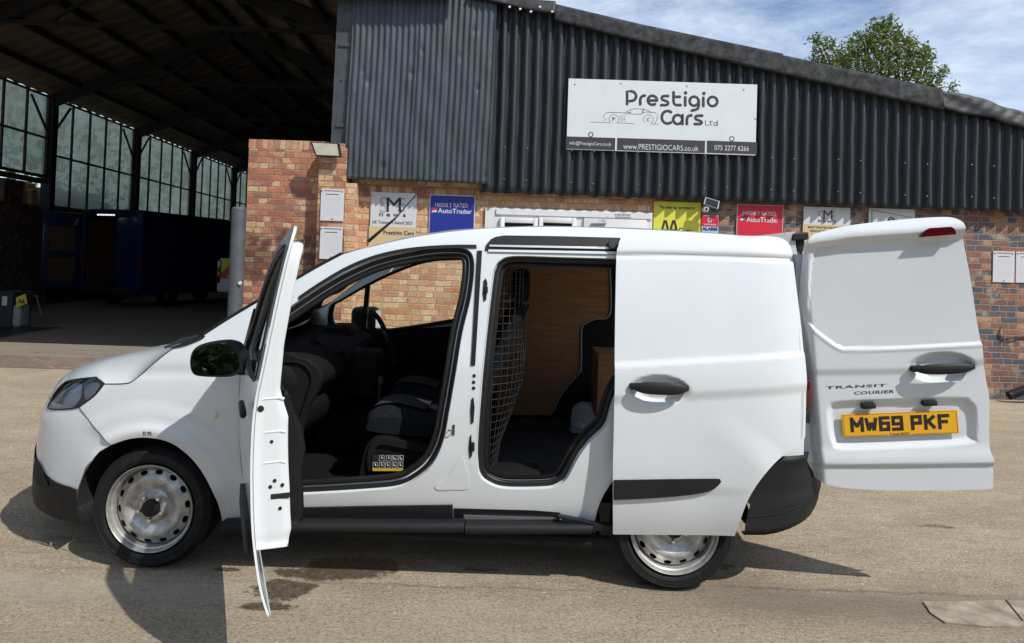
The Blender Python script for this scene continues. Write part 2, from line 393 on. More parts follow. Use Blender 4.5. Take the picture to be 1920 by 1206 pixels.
BLUE = [(.065, .075, .088), (.15, .075, .06), (.075, .08, .09), (.24, .10, .065), (.11, .085, .085), (.30, .16, .09), (.06, .07, .085), (.19, .095, .07), (.34, .19, .11), (.13, .075, .065)]
M['brick_o'] = brick_mat('orange_brick', ORANGE, (.21, .165, .12), stain=1)
M['brick_b'] = brick_mat('buff_brick', BUFF, (.36, .29, .2))
M['brick_d'] = brick_mat('blue_brick', BLUE, (.24, .20, .17))
M['brick_s'] = brick_mat('soldier_brick', ORANGE, (.26, .21, .15), soldier=True)
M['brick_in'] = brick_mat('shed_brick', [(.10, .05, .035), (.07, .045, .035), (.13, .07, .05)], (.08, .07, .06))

# ---------------------------------------------------------------- ground
def ground_material():
    m = bpy.data.materials.new('brushed_concrete'); m.use_nodes = True; t = m.node_tree; b = t.nodes['Principled BSDF']
    g = N(t, 'ShaderNodeNewGeometry'); P = g.outputs['Position']
    def noise(sc_, det=5, rough=.6, st=(1, 1, 1), loc=(0, 0, 0), dist=0.0):
        mp = N(t, 'ShaderNodeMapping', inp={'Scale': st, 'Location': loc}); L(t, P, mp.inputs[0])
        n = N(t, 'ShaderNodeTexNoise', inp={'Scale': sc_, 'Detail': det, 'Roughness': rough, 'Distortion': dist}); L(t, mp.outputs[0], n.inputs['Vector']); return n.outputs['Fac']
    def rng_(v, a, b_, c, d): n = N(t, 'ShaderNodeMapRange', inp={1: a, 2: b_, 3: c, 4: d}); L(t, v, n.inputs[0]); return n.outputs[0]
    def M_(op, a, b_=None):
        n = N(t, 'ShaderNodeMath', operation=op)
        for i, v in enumerate((a, b_)):
            if v is None: continue
            if isinstance(v, (int, float)): n.inputs[i].default_value = v
            else: L(t, v, n.inputs[i])
        return n.outputs[0]
    def mix(f, a, b_):
        n = N(t, 'ShaderNodeMix', data_type='RGBA')
        for s_, v in ((6, a), (7, b_)):
            if isinstance(v, tuple): n.inputs[s_].default_value = (*v, 1)
            else: L(t, v, n.inputs[s_])
        L(t, f, n.inputs[0]); return n.outputs[2]
    sx = N(t, 'ShaderNodeSeparateXYZ'); L(t, P, sx.inputs[0]); X, Y = sx.outputs['X'], sx.outputs['Y']
    base = mix(rng_(noise(.55, 6), .35, .65, 0, 1), (.485, .39, .26), (.62, .515, .365))
    base = mix(rng_(noise(1.9, 7, .8, (.6, 1.5, 1)), .44, .66, 0, .85), base, (.31, .255, .185))
    # brushed grooves running across the yard
    gr = noise(24, 5, .75, (.22, 2.2, 1)); base = mix(rng_(gr, .48, .68, 0, .55), base, (.20, .160, .108)); base = mix(rng_(noise(9, 7, .8, (.5, 1.6, 1), (2, 2, 0)), .50, .70, 0, .55), base, (.27, .22, .155)); base = mix(rng_(noise(6, 7, .8, (.4, 1.8, 1), (5, 1, 0)), .54, .72, 0, .6), base, (.60, .51, .38)); base = mix(rng_(noise(70, 5, .8, (.8, 1.3, 1)), .50, .61, 0, .85), base, (.12, .092, .062)); base = mix(rng_(noise(55, 4, .8, (1, 1, 1), (4, 9, 0)), .54, .64, 0, .8), base, (.60, .53, .42))
    # aggregate
    vo = N(t, 'ShaderNodeTexVoronoi', inp={'Scale': 95.0, 'Randomness': 1.0}); L(t, P, vo.inputs['Vector'])
    wc = N(t, 'ShaderNodeSeparateColor'); L(t, vo.outputs['Color'], wc.inputs[0])
    peb = M_('MULTIPLY', rng_(vo.outputs['Distance'], .15, .45, 1, 0), M_('GREATER_THAN', wc.outputs[0], .66))
    dk = M_('MULTIPLY', rng_(vo.outputs['Distance'], .15, .5, 1, 0), M_('LESS_THAN', wc.outputs[0], .22))
    base = mix(M_('MULTIPLY', peb, .8), base, (.56, .48, .36)); base = mix(M_('MULTIPLY', dk, .7), base, (.10, .075, .05))
    fine = noise(170, 3, .75); base = mix(rng_(fine, .47, .62, 0, .75), base, (.14, .11, .075))
    vo2 = N(t, 'ShaderNodeTexVoronoi', inp={'Scale': 30.0, 'Randomness': 1.0}); L(t, P, vo2.inputs['Vector'])
    wc2 = N(t, 'ShaderNodeSeparateColor'); L(t, vo2.outputs['Color'], wc2.inputs[0])
    pb2 = M_('MULTIPLY', rng_(vo2.outputs['Distance'], .16, .24, 1, 0), M_('GREATER_THAN', wc2.outputs[1], .90)); base = mix(pb2, base, (.62, .56, .45))
    # coarse exposed-aggregate strip nearest the viewer
    near = rng_(M_('ADD', Y, M_('MULTIPLY', noise(2.0), .5)), 3.36, 3.58, 1, 0)
    ag = noise(46, 6, .8); base = mix(M_('MULTIPLY', near, rng_(ag, .42, .66, 0, .9)), base, (.50, .41, .29))
    base = mix(M_('MULTIPLY', near, rng_(noise(60, 4, .8, loc=(3, 3, 0)), .56, .64, 0, .8)), base, (.09, .07, .05))
    # grey worn band beside the drain and an old pale patch at the left
    band = M_('MULTIPLY', rng_(M_('ABSOLUTE', M_('SUBTRACT', M_('ADD', Y, M_('MULTIPLY', noise(1.4, 4), .5)), 3.55)), .05, .26, 1, 0), rng_(X, .3, 1.2, .0, 1))
    base = mix(M_('MULTIPLY', band, .7), base, (.165, .140, .110))
    pale = M_('MULTIPLY', rng_(M_('ABSOLUTE', M_('SUBTRACT', M_('ADD', Y, M_('MULTIPLY', noise(3, 5), .3)), 3.35)), .05, .17, 1, 0), rng_(X, -1.0, -.6, 1, 0))
    base = mix(M_('MULTIPLY', pale, rng_(noise(12, 6, .75), .35, .6, .1, .75)), base, (.42, .385, .30))
    # dark flecks of old oil
    oil = rng_(noise(1.7, 5, .65, (.8, 1.6, 1), (7, 2, 0)), .66, .70, 0, .72); base = mix(oil, base, (.045, .038, .03))
    # wet stain under the open front door
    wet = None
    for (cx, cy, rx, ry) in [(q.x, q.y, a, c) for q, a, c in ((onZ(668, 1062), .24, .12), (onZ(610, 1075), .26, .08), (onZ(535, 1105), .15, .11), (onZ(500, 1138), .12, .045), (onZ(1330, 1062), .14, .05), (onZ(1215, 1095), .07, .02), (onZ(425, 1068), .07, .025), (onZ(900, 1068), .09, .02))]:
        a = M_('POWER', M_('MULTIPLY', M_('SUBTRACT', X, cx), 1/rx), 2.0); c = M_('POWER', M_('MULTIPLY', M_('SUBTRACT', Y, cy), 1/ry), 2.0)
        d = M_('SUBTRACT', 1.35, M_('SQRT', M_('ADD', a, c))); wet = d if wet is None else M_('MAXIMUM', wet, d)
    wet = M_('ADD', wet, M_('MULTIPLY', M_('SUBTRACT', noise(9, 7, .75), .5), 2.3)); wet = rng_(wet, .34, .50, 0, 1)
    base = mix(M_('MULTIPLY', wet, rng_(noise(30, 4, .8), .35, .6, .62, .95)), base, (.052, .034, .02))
    # worn concrete inside the shed is greyer and dirtier
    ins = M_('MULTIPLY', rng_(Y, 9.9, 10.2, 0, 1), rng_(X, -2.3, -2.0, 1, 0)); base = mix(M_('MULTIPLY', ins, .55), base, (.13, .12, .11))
    for (q_, w_, X0_, X1_) in ((onZ(800, 1098), .012, -1.2, .6), (onZ(1500, 1105), .02, .9, 2.5), (onZ(200, 1035), .010, -2.4, -1.0)):
        ln = rng_(M_('ABSOLUTE', M_('SUBTRACT', M_('ADD', Y, M_('MULTIPLY', noise(4, 5, .7), .10)), q_.y+.05)), .0, w_, .75, 0); ln = M_('MULTIPLY', ln, M_('MULTIPLY', rng_(X, X0_, X0_+.3, 0, 1), rng_(X, X1_-.3, X1_, 1, 0))); base = mix(M_('MULTIPLY', ln, rng_(noise(24, 4, .8), .4, .6, .2, 1)), base, (.085, .065, .045))
    # thin crack/joint line
    jt = rng_(M_('ABSOLUTE', M_('SUBTRACT', M_('ADD', M_('ADD', Y, M_('MULTIPLY', X, .05)), M_('MULTIPLY', noise(5, 3), .05)), 11.2)), .0, .02, .7, 0); base = mix(jt, base, (.05, .04, .03))
    L(t, base, b.inputs['Base Color'])
    r = rng_(wet, 0, 1, .9, .45); L(t, r, b.inputs['Roughness']); b.inputs['Specular IOR Level'].default_value = .3
    h = M_('ADD', M_('MULTIPLY', gr, -1.0), M_('MULTIPLY', noise(120, 4, .8), .9)); h = M_('ADD', h, M_('MULTIPLY', M_('MULTIPLY', ag, near), 1.2))
    bu = N(t, 'ShaderNodeBump', inp={'Strength': 1.0, 'Distance': .012}); L(t, h, bu.inputs['Height']); L(t, bu.outputs[0], b.inputs['Normal'])
    return m
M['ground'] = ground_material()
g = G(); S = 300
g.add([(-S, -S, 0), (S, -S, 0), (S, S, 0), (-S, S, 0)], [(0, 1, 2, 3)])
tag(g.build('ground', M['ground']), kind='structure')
# red brick threshold strip in front of the shed
def paver_mat():
    return brick_mat('red_pavers', [(.19, .115, .095), (.23, .14, .115), (.16, .10, .085), (.21, .15, .125)], (.15, .12, .10))
a = onZ(-400, 654); y0, y1 = onZ(0, 689).y, onZ(0, 666).y
g = G(); g.box(-15, -2.2, y0, y1, 0.001, .006); tag(g.build('threshold_path', paver_mat()), kind='structure')
# drain channel lower right
q = [onZ(x, y) for x, y in ((1731, 1131), (1920, 1128), (1990, 1128), (2000, 1172), (1920, 1177), (1850, 1178), (1772, 1170), (1745, 1152))]
g = G(); g.prism([(p.x, -p.y) for p in q], 0, .008, Matrix(((1, 0, 0, 0), (0, 0, -1, 0), (0, 1, 0, .0), (0, 0, 0, 1))))
o = g.build('drain_cover', M['concrete']); tag(o, 'worn grey concrete drain cover set in the yard at the lower right', 'drain cover')
a, b = onZ(1886, 1129), onZ(1918, 1168)
g = G(); g.bar((a.x, a.y, .0095), (b.x, b.y, .0095), .002, .006); g.build('joint_line', M['dark'], None); bpy.data.objects['joint_line'].parent = o
random.seed(5)

# ---------------------------------------------------------------- showroom building
YW, YC, YF, YL, YP = 9.05, 8.93, 8.86, 9.0, 8.83     # brick wall, big cladding, fine sheets, left wall, pier
bl = thing('showroom_building', 'long brick building with dark corrugated upper wall and sloping roof edge', 'building', (onY(1300, 600, YW).x, YW, 0))
zc = lambda px, py, Y: onY(px, py, Y).z
xc = lambda px, py, Y: onY(px, py, Y).x
# brick walls
xr0, xr1 = xc(650, 600, YW), 6.8+3
xs = xc(1240, 500, YW); zt = 2.75
g = G(); g.box(xr0, xs, YW, YW+.33, 0, zt); g.build('brick_wall', M['brick_b'], bl)
g = G(); g.box(xs, xr1, YW, YW+.33, 0, zt); o = g.build('brick_wall', M['brick_d'], bl); o['label'] = 'dark blue and brown brickwork at the right'
zs = zc(780, 352, YW-.01)
g = G(); g.box(xr0+.15, xc(905, 400, YW), YW-.012, YW, zs-.13, zs+.0); g.build('soldier_course', M['brick_s'], bl)
# brown bricks under the sheet edge, above the door
# big corrugated cladding
vt = [(900, -16), (1045, 14), (1200, 55), (1465, 128), (1765, 200), (1920, 236), (2300, 326)]
def top_z(x):
    X_ = [onY(a, b, YC).x for a, b in vt]; Z_ = [onY(a, b, YC).z for a, b in vt]; return float(np.interp(x, X_, Z_))
zb = lambda x: float(np.interp(x, [onY(905, 361, YC).x, onY(1920, 398, YC).x], [onY(905, 361, YC).z, onY(1920, 398, YC).z]))
def corrugated(name, x0, x1, Y, per, amp, zbf, ztf, m, parent, rows=10, ragged=0.0, ph=0.0, dents=(), samp=12):
    n = int((x1-x0)/per*samp)+1; R = []
    for j in range(rows+1):
        r = []
        for i in range(n):
            x = x0+(x1-x0)*i/(n-1); z0_, z1_ = zbf(x), ztf(x)
            if ragged and j == 0: z0_ += ragged*math.sin(x*23.1)*math.sin(x*7.3+1)
            z = z0_+(z1_-z0_)*j/rows; t = (x-x0)/per*2*PI+ph; s_ = math.sin(t); s_ = math.copysign(abs(s_)**.85, s_)
            y = Y+amp*s_+.004*math.sin(x*3.1+z*1.7)+.003*math.sin(z*9+x*17)
            for (dx, dz, rr, dd) in dents:
                q = ((x-dx)/rr)**2+((z-dz)/rr)**2
                if q < 4: y += dd*math.exp(-q*1.6)
            r.append((x+.003*math.sin(z*4+x), y, z))
        R.append(r)
    g = G(); g.grid(R); o = g.build(name, m, parent, smooth='all', recalc=False)
    md = o.modifiers.new('thick', 'SOLIDIFY'); md.thickness = .006; md.offset = 0
    return o
xL = xc(905, 200, YC)
corrugated('corrugated_cladding', xL, 8.4, YC, .1425, .034, zb, top_z, M['corr'], bl, rows=24, ragged=.012)
# cladding's fixing bolts
for (x0_, y0_, x1_, y1_) in ((947, 276, 1905, 312), (945, 336, 1905, 372)):
    for k in range(24):
        if k % 3 == 2: continue
        f = k/23; p = onY(x0_+(x1_-x0_)*f, y0_+(y1_-y0_)*f+ (k % 5)*.6, YC-.034)
        g = G(); g.lathe([(0, -.012), (.007, -.010), (.010, -.002), (.010, .004)], (p.x, p.y, p.z), 8); g.build('fixing_bolt', M['screw'], bl, smooth=True)
# fine corrugated tin sheets in front
zbl = lambda x: float(np.interp(x, [onY(650, 335, YF).x, onY(915, 347, YF).x], [onY(650, 335, YF).z, onY(915, 347, YF).z]))
ztl = lambda x: float(np.interp(x, [onY(664, 8, YF).x, onY(830, -4, YF).x, onY(930, 2, YF).x], [onY(664, -8, YF).z, onY(820, -12, YF).z, onY(931, 2, YF).z]))
sheets = [((652, 780), YF, 0), ((776, 835), YF-.012, 1), ((828, 922), YF-.004, 2)]
for (a, b), Y_, k in sheets:
    random.seed(20+k); x0_, x1_ = onY(a, 200, Y_).x, onY(b, 200, Y_).x
    dn = [(random.uniform(x0_, x1_), random.uniform(2.3, 4.6), random.uniform(.03, .06), random.uniform(-.012, .02)) for _ in range(9)]
    o = corrugated('tin_sheet', x0_, x1_, Y_, .0762, .0095, lambda x: zbl(x)+(.004*k), ztl, M['corr2'], bl, rows=60, dents=dn, ph=k*1.3, samp=10)
    # sheets lean slightly: shear so their edges run like the photo's
    for v in o.data.vertices: v.co.x += (v.co.z+MW[bl].translation.z-3.6)*.018
# verge flashing
def strip(pts_t, pts_b, Y, th, name, m, wrinkle=0.0, n=60):
    T = resample([(onY(a, b, Y).x, onY(a, b, Y).z) for a, b in pts_t], .03, False); B = [(onY(a, b, Y).x, onY(a, b, Y).z) for a, b in pts_b]
    bx, bz = zip(*B); R = []; K = 8
    for j in range(K+1):
        r = []
        for (x, z) in T:
            zb_ = float(np.interp(x, bx, bz)); zz = z+(zb_-z)*j/K; w = 0
            if wrinkle: w = wrinkle*(math.sin(x*11+zz*23)*.5+math.sin(x*31-zz*37+2)*.35+math.sin(x*5.3)*.5)
            r.append((x, Y-.03*(j/K)+w-(.0 if j < K else -.01), zz+(w*.3 if wrinkle and j else 0)))
        R.append(r)
    # top returns over the roof
    R.insert(0, [(q[0], q[1]+.25, q[2]+.01) for q in R[0]])
    g = G(); g.grid(R); o = g.build(name, m, bl, smooth='all', recalc=False); md = o.modifiers.new('t', 'SOLIDIFY'); md.thickness = th; return o
M['felt_shiny'] = mat('black_polythene', (.020, .022, .025), .55, spec=.3, bump=(9, .5, .02), var=(5, .3))
strip([(1040, 10), (1200, 48), (1466, 103), (1466.5, 106), (1766, 170)], [(1040, 40), (1200, 80), (1466, 140), (1766, 208)], YC-.06, .02, 'verge_flashing', M['felt'])
strip([(1764, 171), (1800, 177), (1850, 188), (1880, 201), (1900, 205), (1925, 212), (2300, 300)], [(1764, 204), (1800, 214), (1860, 222), (1880, 232), (1920, 241), (2300, 332)], YC-.065, .01, 'torn_felt_edge', M['felt_shiny'], .016)
strip([(880, -12), (930, -6), (960, -2), (1000, 0), (1042, 4)], [(880, -6), (925, 4), (960, 12), (1000, 22), (1042, 27)], YC-.10, .012, 'felt_flap', M['felt_shiny'], .008)
g = G()
for (a, b) in ((955, 13), (975, 17), (995, 22), (1012, 13), (1035, 22)):
    p = onY(a, b, YC-.135); g.bbox(p.x-.012, p.x+.018, p.y-.006, p.y+.01, p.z-.012, p.z+.012, .003)
g.build('batten_clips', mat('clip_white', (.6, .6, .58), .5), bl)
# roof and dark backing behind the cladding
g = G(); R = []
for x in (-2.0, 0, 3, 6, 8.4): R.append([(x, YC-.02, top_z(max(x, xL))+.05+(0 if x > xL else .0)), (x, YC+16, top_z(max(x, xL))+.05)])
g.grid(R); g.build('roof', M['felt'], bl)
g = G(); g.box(-1.95, 8.3, YW+.35, YW+.4, 0, 3.0); g.box(8.2, 8.4, YW, YW+16, 0, 3.0); g.box(-1.95, -1.85, YW+.4, YW+16, 0, 5.2); g.build('inner_wall', M['dark'], bl)
# left brick wall, pier and lower shoulder
xa, xb, xcn, xd = xc(461, 420, YL), xc(597, 420, YP), xc(650, 300, YP), xc(666, 400, YP)
zl = zc(500, 262, YL); zsold = zl-.115
g = G(); g.box(xa, xb+.05, YL, YL+.33, 0, zsold); g.build('brick_wall', M['brick_o'], bl)
g = G(); g.box(xa-.002, xb+.05, YL-.003, YL+.33, zsold, zl); g.build('soldier_course', M['brick_s'], bl)
zp = zc(620, 268, YP)
g = G(); g.box(xb-.02, xcn, YP, YL+.3, 0, zp-.06); g.bbox(xb+.0, xcn-.03, YP+.02, YL+.3, zp-.059, zp, .008); g.build('brick_pier', M['brick_o'], bl)
g = G(); g.box(xcn, xd, YP+.03, YL+.3, 0, zc(658, 343, YP)); g.build('pier_shoulder', M['brick_b'], bl)
# steel column beside the shed opening
g = G(); xk0, xk1 = xc(627, 130, YF+.06), xc(664, 130, YF+.06)
g.box(xk0, xk1, YF+.05, YF+.07, zc(625, 300, YF), 5.2); g.box(xk0, xk0+.012, YF+.07, YF+.3, 2.5, 5.2)
o = g.build('steel_column', M['galv'], bl)
for v in o.data.vertices: v.co.x += (v.co.z-3.6)*.012
g = G()
for (a, b) in ((642, 55), (652, 56), (640, 150), (650, 151), (645, 20)):
    p = onY(a, b, YF+.045); g = G(); g.lathe([(0, -.014), (.010, -.012), (.013, 0)], (p.x, p.y, p.z), 8); g.build('column_bolt', M['galv'], o)
for (a, b) in ((638, 84), (632, 235)):
    p = onY(a, b, YF+.045); g = G(); g.bbox(p.x-.02, p.x+.2, p.y-.012, p.y+.004, p.z-.025, p.z+.025, .004); g.build('column_bracket', M['galv'], o)
# upvc door and window front, behind the van
YD = YW-.03
dr = thing('white_shopfront', 'white plastic shopfront with two small windows and a door closer', 'shopfront', (xc(1060, 500, YD), YD, 0))
def pxbox(g, x0, y0, x1, y1, Y, th, b=.004):
    a = onY(x0, y1+.033*0, Y); c = onY(x1, y0+.033*(x1-x0), Y); g.bbox(a.x, c.x, Y, Y+th, a.z, c.z, b)
zb0 = 0.05; zt0 = zc(1060, 394, YD)
x0_, x1_ = xc(909, 420, YD), xc(1223, 420, YD)
g = G(); g.bbox(x0_, x1_, YD, YD+.05, zb0, zt0, .004); g.build('frame_panel', M['upvc'], dr)
g = G(); g.bbox(x0_+.14, x1_-.01, YD-.02, YD-.002, zt0-.085, zt0-.01, .004); g.build('head_trim', M['upvc'], dr)
for (a, b) in ((938, 1008), (1010, 1080)):
    xx0, xx1 = xc(a, 420, YD), xc(b, 420, YD); zt_ = zc((a+b)/2, 408.5, YD)
    g = G()
    for r in ((xx0, xx0+.055, zb0+.9, zt_), (xx1-.055, xx1, zb0+.9, zt_), (xx0+.0551, xx1-.0551, zt_-.07, zt_), (xx0+.0551, xx1-.0551, zb0+.9, zb0+.96)): g.bbox(r[0], r[1], YD-.045, YD-.003, r[2], r[3], .008)
    w = g.build('window', M['upvc'], dr, smooth=True)
    g = G(); g.box(xx0+.05, xx1-.05, YD-.02, YD-.012, zb0+.95, zt_-.06); g.build('pane', M['glass_dark'], w)
xx0, xx1 = xc(1094, 420, YD), xc(1212, 420, YD); zt_ = zc(1150, 411, YD)
g = G(); g.bbox(xx0, xx1, YD-.03, YD-.003, zb0, zt_, .008); g.bbox(xx0+.09, xx1-.09, YD-.036, YD-.0301, zb0+.9, zt_-.12, .003); d_ = g.build('door', mat('door_white', (.55, .56, .56), .45), dr, smooth=True)
g = G(); a = onY(1110, 419, YD-.05); b = onY(1137, 418, YD-.05); g.tube([a, b], .018, 10); g.bar(onY(1124, 414, YD-.06), onY(1140, 406, YD-.06), .01, .01); g.build('door_closer', M['alloy'], d_)
g = G(); pxbox(g, 1155, 399, 1184, 407, YD-.028, .006, .002); pl = g.build('door_plate', M['paper'], dr)
g = G(); text_px(g, 'RECEPTION', 1158, 401, 1181, 405, YD-.029); g.build('lettering', M['blue'], pl)

# ---------------------------------------------------------------- signs
def sign(name, label, px, Y, m, group=None, th=.012, slope=.031):
    x0, y0, x1, y1 = px; a = onY(x0, y1, Y); b = onY(x1, y0+slope*(x1-x0), Y)
    t = thing(name, label, 'sign', (a.x, Y, a.z), group)
    g = G(); g.bbox(a.x, b.x, Y, Y+th, a.z, b.z, .002); g.build('board', m, t); return t, (a.x, b.x, a.z, b.z)
def board_band(t, px, Y, m, name='band', slope=.0):
    x0, y0, x1, y1 = px; a = onY(x0, y1, Y); b = onY(x1, y0+.033*(x1-x0), Y); g = G(); g.box(a.x, b.x, Y-.0025, Y-.0005, a.z, b.z); return g.build(name, m, t)
def screws(t, pts, Y):
    g = G()
    for a, b in pts: p = onY(a, b, Y); g.lathe([(0, -.006), (.008, -.005), (.011, 0)], (p.x, Y, p.z), 8)
    g.build('screws', M['screw'], t)
# main sign, drawn from measured strokes (in a 4.8x enlargement of the board's area)
YS = YC-.045; SX = lambda x, y: (1040+x/4.8, 120+y/4.8)
t, ext = sign('company_sign', 'large white company name board with car outline on the dark cladding', (1062, 147, 1420, 280), YS, M['sign_white'], slope=.033)
def stroke(g, pts, w, closed=False, Y=YS):
    P = [onY(*SX(*p), Y-.0006) for p in pts]; r = w/4.8/147/2; g.tube(P, r, 10, closed, flat=Y-.0004)
    if not closed:
        for p in (P[0], P[-1]):
            k = [Vector((p.x+r*math.cos(2*PI*i/14), Y-.0006-r*.115, p.z+r*math.sin(2*PI*i/14))) for i in range(14)]; g.add(k+[p+Vector((0, -r*.12, 0))], [(i, (i+1) % 14, 14) for i in range(14)])
def arc(cx, cy, rx, a0, a1, ry=None, n=14): ry = ry or rx; return [(cx+rx*math.cos(math.radians(a0+(a1-a0)*i/n)), cy-ry*math.sin(math.radians(a0+(a1-a0)*i/n))) for i in range(n+1)]
g = G(); w = 26
for s_ in ([(652, 360), (652, 246), (690, 246)]+arc(690, 290, 43, 90, -90)+[(678, 334)], [(770, 362), (770, 325), (776, 302), (790, 289), (811, 285)],
           arc(880, 327, 41, 0, 302)[::-1]+[(921, 327)], [(850, 329), (918, 329)], [(1020, 289), (985, 289), (968, 295), (963, 308), (970, 322), (1000, 333), (1018, 342), (1023, 355), (1015, 367), (995, 371), (960, 371)],
           [(1070, 256), (1070, 340), (1077, 361), (1096, 371), (1132, 371)], [(1072, 296), (1126, 296)], [(1175, 302), (1175, 372)], [(1297, 335), (1297, 375), (1290, 400), (1270, 412), (1236, 420)],
           [(1338, 306), (1338, 378)], arc(1016, 480, 52, 55, 305, 57), [(1150, 462), (1150, 540)], [(1190, 540), (1190, 500), (1196, 477), (1210, 466), (1230, 463)],
           [(1326, 466), (1290, 466), (1271, 472), (1264, 484), (1271, 498), (1300, 508), (1320, 518), (1325, 529), (1315, 541), (1262, 541)]): stroke(g, s_, w)
for c in ((1255, 335, 41), (1422, 338, 42), (1108, 500, 41)): stroke(g, arc(c[0], c[1], c[2], 0, 345), w, True)
for c in ((1178, 261), (1343, 265)): stroke(g, [(c[0]-1, c[1]), (c[0]+1, c[1])], 30)
lw = 7
for s_ in ([(1357, 508), (1357, 552), (1386, 552)], [(1402, 518), (1402, 546), (1416, 553)], [(1396, 520), (1420, 520)], [(1464, 510), (1464, 555)], arc(1447, 541, 14, 0, 360)): stroke(g, s_, lw)
g.build('lettering', M['sign_dark'], t, smooth=True)
g = G()
for s_, w_ in (([(632, 441), (665, 420), (700, 407), (745, 404), (800, 407), (835, 418), (862, 432)], 5), ([(466, 441), (520, 437), (600, 440), (632, 442), (690, 451), (775, 453), (800, 440), (825, 432), (870, 436), (915, 441)], 5),
               ([(800, 407), (790, 437)], 8), ([(466, 441), (442, 460), (440, 480), (458, 498), (444, 514)], 4), ([(928, 450), (920, 500), (903, 540)], 4), ([(320, 524), (400, 525), (505, 530)], 4), ([(555, 531), (640, 534), (722, 540)], 4),
               ([(862, 541), (940, 543)], 4), (arc(533, 498, 42, -40, 215), 4), (arc(843, 503, 44, -50, 215), 4), ([(592, 512), (590, 465), (642, 466)], 3), ([(592, 480), (636, 483)], 3), ([(592, 497), (640, 500)], 3), ([(592, 512), (640, 516)], 3), ([(660, 438), (688, 434)], 7)): stroke(g, s_, w_)
text_px(g, 'P', *SX(519, 480), *SX(546, 512), YS-.0012, .02); text_px(g, 'C', *SX(827, 485), *SX(855, 518), YS-.0012, .02)
for cx, cy in ((325, 636), (1594, 674)): stroke(g, arc(cx, cy, 20, 0, 350), 9, True)
g.build('car_outline', M['sign_dark'], t, smooth=True)
for i, (x0, x1) in enumerate(((99, 546), (560, 1354), (1368, 1822))):
    yy = 652+(x0-99)*.0300; a = SX(x0, yy); b = SX(x1, yy+110); o = board_band(t, (a[0], a[1], b[0], b[1]-.0), YS, M['sign_dark'], 'contact_band')
    g = G(); s_ = ('info@PrestigioCars.co.uk', 'www.PRESTIGIOCARS.co.uk', '075 2277 6266')[i]; X0, X1, Y0, Y1 = ((133, 510, 693, 735), (618, 1294, 715, 765), (1438, 1748, 730, 775))[i]
    text_px(g, s_, *SX(X0, Y0), *SX(X1, Y1), YS-.004, .0); g.build('lettering', M['paper'], o)
screws(t, [SX(183, 184), SX(595, 176), SX(1190, 200), SX(1702, 232), SX(1805, 496)], YS)
# award boards
YB = YW-.02
def poster(px, label):
    t, e = sign('notice_board', label, px, (YP if px[0] < 700 else YW)-.014, M['paper'], 'small white notice boards'); x0, y0, x1, y1 = px; Y = (YP if px[0] < 700 else YW)-.0155
    g = G(); w_ = x1-x0; h = y1-y0
    for (f0, f1, r) in ((.17, .83, .06), (.24, .78, .17)):
        a = onY(x0+w_*f0, y0+h*r, Y); b = onY(x0+w_*f1, y0+h*r+.033*w_*(f1-f0), Y); g.box(a.x, b.x, Y, Y+.001, a.z-.004, a.z+.004)
    g.build('printed_lines', M['black_ink'], t)
    g = G()
    for k in range(9):
        f0, f1 = .15+.06*(k % 3 == 1), .85-.07*(k % 2); r = .28+.065*k; a = onY(x0+w_*f0, y0+h*r, Y); b = onY(x0+w_*f1, y0+h*r, Y); g.box(a.x, b.x, Y+.0005, Y+.001, a.z-.003, a.z+.003)
    g.build('faint_print', mat('faint_print', (.54, .55, .57), .5), t)
    screws(t, [(x0+4, y0+4), (x1-4, y0+5), ((x0+x1)/2, y1-3)], Y+.001)
poster((600, 354, 645.5, 413.5), 'white notice board on the brick pier, above the other one')
poster((598.5, 425, 642.5, 485.5), 'white notice board on the brick pier, directly under the first one')
poster((1861.5, 471, 1903, 529), 'white notice board on the dark bricks right of the open rear door')
poster((1904.5, 472, 1946, 530), 'white notice board cut by the right edge of the photo')
t, e = sign('award_sign', 'silver and gold award sign left of the blue sign', (692, 360, 782, 465), YB, M['paper'])
board_band(t, (690.8, 424, 780.5, 463), YB, M['gold'])
g = G(); text_px(g, 'S', 712, 369, 726, 399, YB-.003, -.0); text_px(g, 'E', 746, 371, 760, 396, YB-.003); g.build('pale_lettering', M['grey_ink'], t)
g = G(); text_px(g, 'M', 725, 370, 752, 397, YB-.004, .0); text_px(g, 'n e w s', 711, 400, 761, 405.5, YB-.003, .01); text_px(g, 'UK Transport Award 2023', 698, 413, 773, 421, YB-.003); text_px(g, 'Prestigio Cars', 719, 432, 776, 442, YB-.004, .02); g.build('lettering', M['black_ink'], t)
screws(t, [(697, 366), (778, 370)], YB)
t, e = sign('rating_sign', 'blue rating sign on the brick wall below the tin sheets', (802.5, 364.5, 891.5, 470), YB, M['paper'])
board_band(t, (804, 366, 890, 468), YB, M['blue'])
g = G(); text_px(g, 'HIGHLY RATED', 816, 380, 878, 388, YB-.004, .015); text_px(g, 'AutoTrader', 821, 390.5, 885, 399.5, YB-.004, .015); g.build('lettering', M['paper'], t)
def flag(t, x, y, top, bot):
    for m_, yy in ((top, y), (bot, y+4.2)):
        P = [onY(a, b, YB-.004) for a, b in ((x+2.5, yy), (x+11, yy), (x+9, yy+3.8), (x, yy+3.8))]; g = G(); g.add(P, [(3, 2, 1, 0)]); g.build('flag_mark', m_, t)
flag(t, 809, 390, M['red'], M['paper'])
t, e = sign('rating_sign', 'red rating sign right of the security camera', (1379, 382.5, 1469, 500), YB, M['paper'])
board_band(t, (1380.5, 384, 1468, 498), YB, M['red'])
g = G(); text_px(g, 'HIGHLY RATED', 1394, 395.5, 1455, 403, YB-.004, .015); text_px(g, 'AutoTrader', 1399, 406.5, 1461, 416, YB-.004, .015); g.build('lettering', M['paper'], t)
flag(t, 1387, 405.5, M['blue'], M['paper'])
